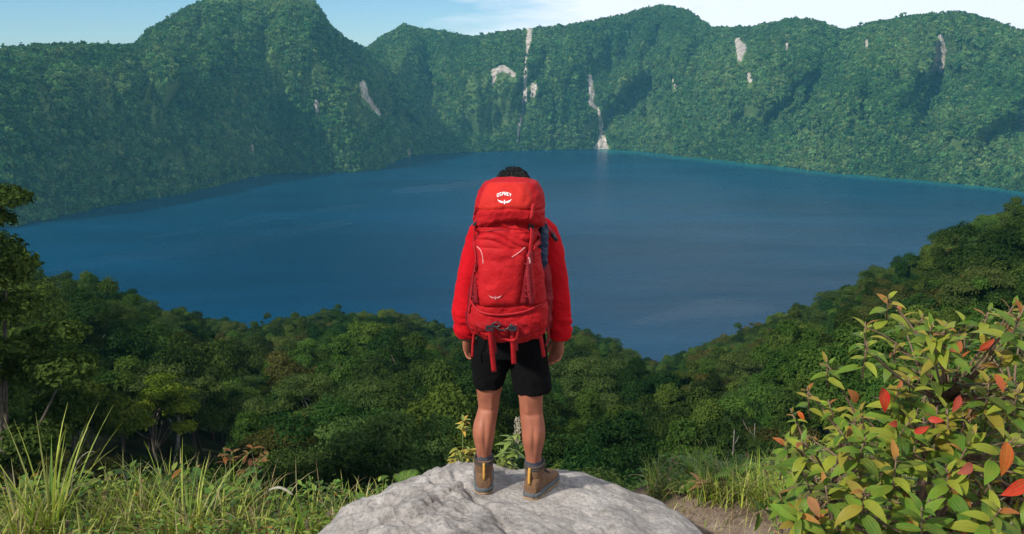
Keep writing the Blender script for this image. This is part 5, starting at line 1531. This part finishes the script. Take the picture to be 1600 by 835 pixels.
# compression straps and buckles
strap('strap', MAINB, [(741, 343), (740, 370), (739, 400), (741, 430), (738, 462), (734, 490)], .018, M_STRAP, .008)
strap('strap', MAINB, [(829, 340), (829, 365), (827, 400), (831, 440), (833, 470)], .020, M_STRAP, .010)
strap('strap', MAINB, [(852, 362), (842, 375), (830, 392), (822, 402)], .016, M_STRAP, .012)
strap('strap', MAINB, [(826, 396), (824, 425), (826, 450), (829, 474)], .022, M_STRAPD, .013)
strap('strap', MAINB, [(742, 372), (748, 365), (770, 360), (800, 364), (826, 376)], .006, M_STRAPD, .006)
strap('strap', MAINB, [(738, 470), (745, 484), (770, 491), (800, 490), (828, 484), (846, 474)], .010, M_STRAP, .010)
def buckle(bv, px, py, w, h, ang=0, off=.012):
    p, nn = hit(bv, px, py); m = MB(); z = np.array([0, 0, 1.0]); z = z - nn * (z @ nn); z /= np.linalg.norm(z); x = np.cross(z, nn); c, s = math.cos(ang), math.sin(ang)
    rot = np.stack([c * x + s * z, nn, -s * x + c * z], 1); p = p + nn * off
    for sx in (-1, 1): m.box(p + rot @ np.array([sx * w * .8, 0, 0]), (w * .2, .004, h), rot)
    for sz in (-1, -.1, .8): m.box(p + rot @ np.array([0, .0005, sz * h * .86]), (w * .98, .0036, h * .16), rot)
    m.box(p + rot @ np.array([0, -.002, -.4 * h]), (w * .6, .003, h * .3), rot)
    o = m.build('buckle', M_BUCKLE, None, False); return pshift(o)
for px, py in ((742, 345), (829, 352)): buckle(MAINB, px, py, .013, .020)
# webbing of the sleeping pad straps: two loops over the bottom with long loose ends
BOTB = MAINB
for px, tail in ((765, [(765, 508), (766.5, 526), (769, 552), (772, 581)]), (801, [(801, 506), (801, 526), (802, 548), (803, 569)])):
    q = [at(x_, y_, PY - .150 + .10 * max(0, (y_ - 515) / 66)) for x_, y_ in spline(tail, 20)]
    m = MB(); m.ribbon(q, np.tile([0.05, -1, .05], (20, 1)), .0235, .003); pshift(m.build('strap', M_STRAP))
    q2 = [at(x_ + 5, y_, PY - .142 + .12 * max(0, (y_ - 515) / 66)) for x_, y_ in spline(tail[:3], 14)]
    m = MB(); m.ribbon(q2, np.tile([0.25, -1, .05], (14, 1)), .016, .003); pshift(m.build('strap', M_STRAPD))
    p = at(px, 510, PY - .163); m = MB(); m.box(p, (.017, .006, .004)); m.box(p + [0, 0, -.017], (.017, .006, .004)); m.box(p + [-.014, 0, -.0085], (.004, .005, .011)); m.box(p + [.014, 0, -.0085], (.004, .005, .011)); m.box(p + [0, .002, -.0085], (.012, .003, .009))
    pshift(m.build('buckle', M_BUCKLE, None, False))
m = MB(); q = spline([at(768, 506, PY - .16), at(775, 512, PY - .165), at(784, 516, PY - .165), at(794, 513, PY - .165), at(800, 506, PY - .162)], 20); m.tube(q, .0035, 7); pshift(m.build('cord_loop', M_BUCKLE))
m = MB(); q = spline([at(769, 507, PY - .162), at(776, 504, PY - .168), at(782, 507, PY - .168), at(777, 511, PY - .168), at(770, 510, PY - .164)], 18); m.tube(q, .003, 7); pshift(m.build('cord_loop', M_BUCKLE))
m = MB(); q = spline([at(806, 506, PY - .15), at(809, 520, PY - .16), at(803, 532, PY - .13), at(780, 528, PY - .12)], 18); m.ribbon(q, np.tile([0, -1, .1], (18, 1)), .012, .003); pshift(m.build('strap', M_STRAP))
for pts, Y, w, mt in ((((843, 500), (844, 520), (847, 540), (850, 558)), -.16, .020, M_STRAP), (((852, 505), (856, 515), (857, 530), (852, 541)), -.12, .014, M_STRAPD), (((741, 518), (739, 535), (738, 558)), -.14, .013, M_STRAP), (((836, 478), (838, 500), (842, 520)), -.36, .016, M_STRAP)):
    q = np.array([at(x_, y_, Y) for x_, y_ in spline(pts, 16)]); m = MB(); m.ribbon(q, np.tile([.3, -1, 0], (16, 1)), w, .003); pshift(m.build('strap', mt))
strap('strap', LIDB, [(741, 322), (741.5, 332), (741.5, 342)], .018, M_STRAP, .004, n=10)
strap('strap', LIDB, [(833, 320), (831, 332), (829, 343)], .018, M_STRAP, .006, n=10)
# white stretch highlights of the pocket are seams
for side in (((745, 385), (751, 391), (754, 400), (755, 412)), ((822, 385), (812, 394), (800, 402))):
    strap('piping', PKB, side, .004, M_LOGO2, .0005, pocket)
lpan = patch('lid_panel', LIDB, [(764, 284), (757, 290), (750, 303), (746, 318), (745, 331)], [(822, 284), (830, 292), (834, 305), (832, 318), (826, 328)], .003, M_LID, 34, 36, .05, .004)
LIDB = world_bvh(lpan, K0)
# lettering and bird emblem on the lid, emblem on the pocket
def paint(name, polys, bv, mat, par, off=.0025):
    """flat printed shapes (pixel outlines) laid on the fabric"""
    m = MB()
    for pl in polys:
        P_ = []
        for px, py in pl:
            p, nn = hit(bv, px, py); P_.append(p + nn * off)
        P_ = np.array(P_); k = len(P_) // 2
        m.rings(np.stack([P_[:k], P_[::-1][:k], P_[::-1][:k] + [0, .0015, 0], P_[:k] + [0, .0015, 0]], 1))
    return pshift(m.build(name, mat, None, False), par)
def stroke(pts, w):
    p = spline(pts, 12); t = np.gradient(p, axis=0); t /= np.linalg.norm(t, axis=1)[:, None]; n_ = np.stack([-t[:, 1], t[:, 0]], -1) * (np.broadcast_to(w, (12,)) if np.ndim(w) else w) if False else np.stack([-t[:, 1], t[:, 0]], -1) * np.interp(np.linspace(0, 1, 12), np.linspace(0, 1, len(np.atleast_1d(w))), np.atleast_1d(w))[:, None]
    return list(p + n_ / 2) + list((p - n_ / 2)[::-1])
def letters():
    """OSPREY as strokes on a shallow arch"""
    S_ = {'O': [[(.5, 0), (.12, .18), (.05, .5), (.12, .82), (.5, 1), (.88, .82), (.95, .5), (.88, .18), (.5, 0)]],
          'S': [[(.9, .15), (.6, 0), (.25, .03), (.1, .25), (.3, .44), (.7, .56), (.9, .75), (.75, .97), (.4, 1), (.1, .85)]],
          'P': [[(.15, 1), (.15, .5), (.15, 0)], [(.15, .03), (.6, .0), (.9, .15), (.9, .42), (.6, .56), (.15, .55)]],
          'R': [[(.15, 1), (.15, .5), (.15, 0)], [(.15, .03), (.6, 0), (.9, .15), (.9, .40), (.6, .53), (.15, .53)], [(.5, .53), (.7, .75), (.95, 1)]],
          'E': [[(.15, 1), (.15, .5), (.15, 0)], [(.15, .04), (.5, .04), (.9, .04)], [(.15, .5), (.5, .5), (.8, .5)], [(.15, .96), (.5, .96), (.9, .96)]],
          'Y': [[(.05, 0), (.3, .3), (.5, .52)], [(.95, 0), (.7, .3), (.5, .52)], [(.5, .52), (.5, .75), (.5, 1)]]}
    out = []
    for k, ch in enumerate('OSPREY'):
        x0 = 776.6 + k * 3.85; 
        for st in S_[ch]:
            pts = []
            for u, v in st:
                x = x0 + u * 3.1; y = 300.8 + v * 5.0 + .022 * (x - 788)**2; pts.append((x, y))
            out.append(stroke(pts, .95))
    return out
paint('lettering', letters(), LIDB, M_LOGO, lpan)
def bird(cx, cy, w, h, t):
    o = []
    for s in (-1, 1):
        o.append(stroke([(cx + s * w * .5, cy - h * .30), (cx + s * w * .40, cy - h * .02), (cx + s * w * .22, cy + h * .12), (cx + s * w * .03, cy + h * .22)], [t * .3, t * 1.1, t * 1.4, t * .8]))
        o.append(stroke([(cx + s * w * .42, cy - h * .02), (cx + s * w * .30, cy + h * .22), (cx + s * w * .12, cy + h * .34)], [t * .2, t * .7, t * .4]))
    o.append(stroke([(cx, cy - h * .02), (cx + .1, cy + h * .2), (cx, cy + h * .52)], [t * .5, t * 1.5, t * 1.8]))
    o.append(stroke([(cx - t * .6, cy - h * .04), (cx, cy - h * .10), (cx + t * .8, cy)], [t * .5, t * .9, t * .3]))
    return o
paint('emblem', bird(788.2, 314.4, 22, 9.0, 1.3), LIDB, M_LOGO, lpan)
paint('emblem', bird(774, 463.5, 20, 8, 1.1), PKB, M_LOGO2, pocket)
paint('lettering', [stroke([(777 + k * 2.6, 474 + .25 * k), (778.2 + k * 2.6, 475.2 + .2 * k), (778.9 + k * 2.6, 473.7 + .25 * k)], .7) for k in range(4)], PKB, M_STRAPD, pocket, .002)
strap('label_tag', MAINB, [(824, 399), (824.5, 404), (825, 410)], .008, M_LOGO2, .017, n=6)

# navy shell garment stuffed under the side strap, with a lime cord loop
m = MB(); m.hloft(dense(rows([(840, 850, 420, -.24, .03), (836, 854, 413, -.24, .05), (835, 855, 395, -.24, .06), (836, 856, 372, -.24, .06), (839, 854, 350, -.24, .055), (842, 851, 339, -.24, .035)]), 24), 32, 2.3)
def nd(co, no): return .009 * (ridged(co[:, 0] * 12 + co[:, 2] * 9, co[:, 1] * 10, co[:, 2] * 14, 2) - .3)
navy = remeshed(m, 'rolled_jacket', .0045, M_NAVY, None, 4, nd)
m = MB(); q = spline([at(843, 340, -.27), at(845, 336, -.29), at(848, 337.5, -.29), at(850, 343, -.28), at(849, 348, -.27)], 16); m.tube(q, .0035, 8); m.build('cord_loop', M_LIME, navy)
tag(navy, 'navy blue garment with a lime loop stuffed into the right side of the backpack', 'jacket')
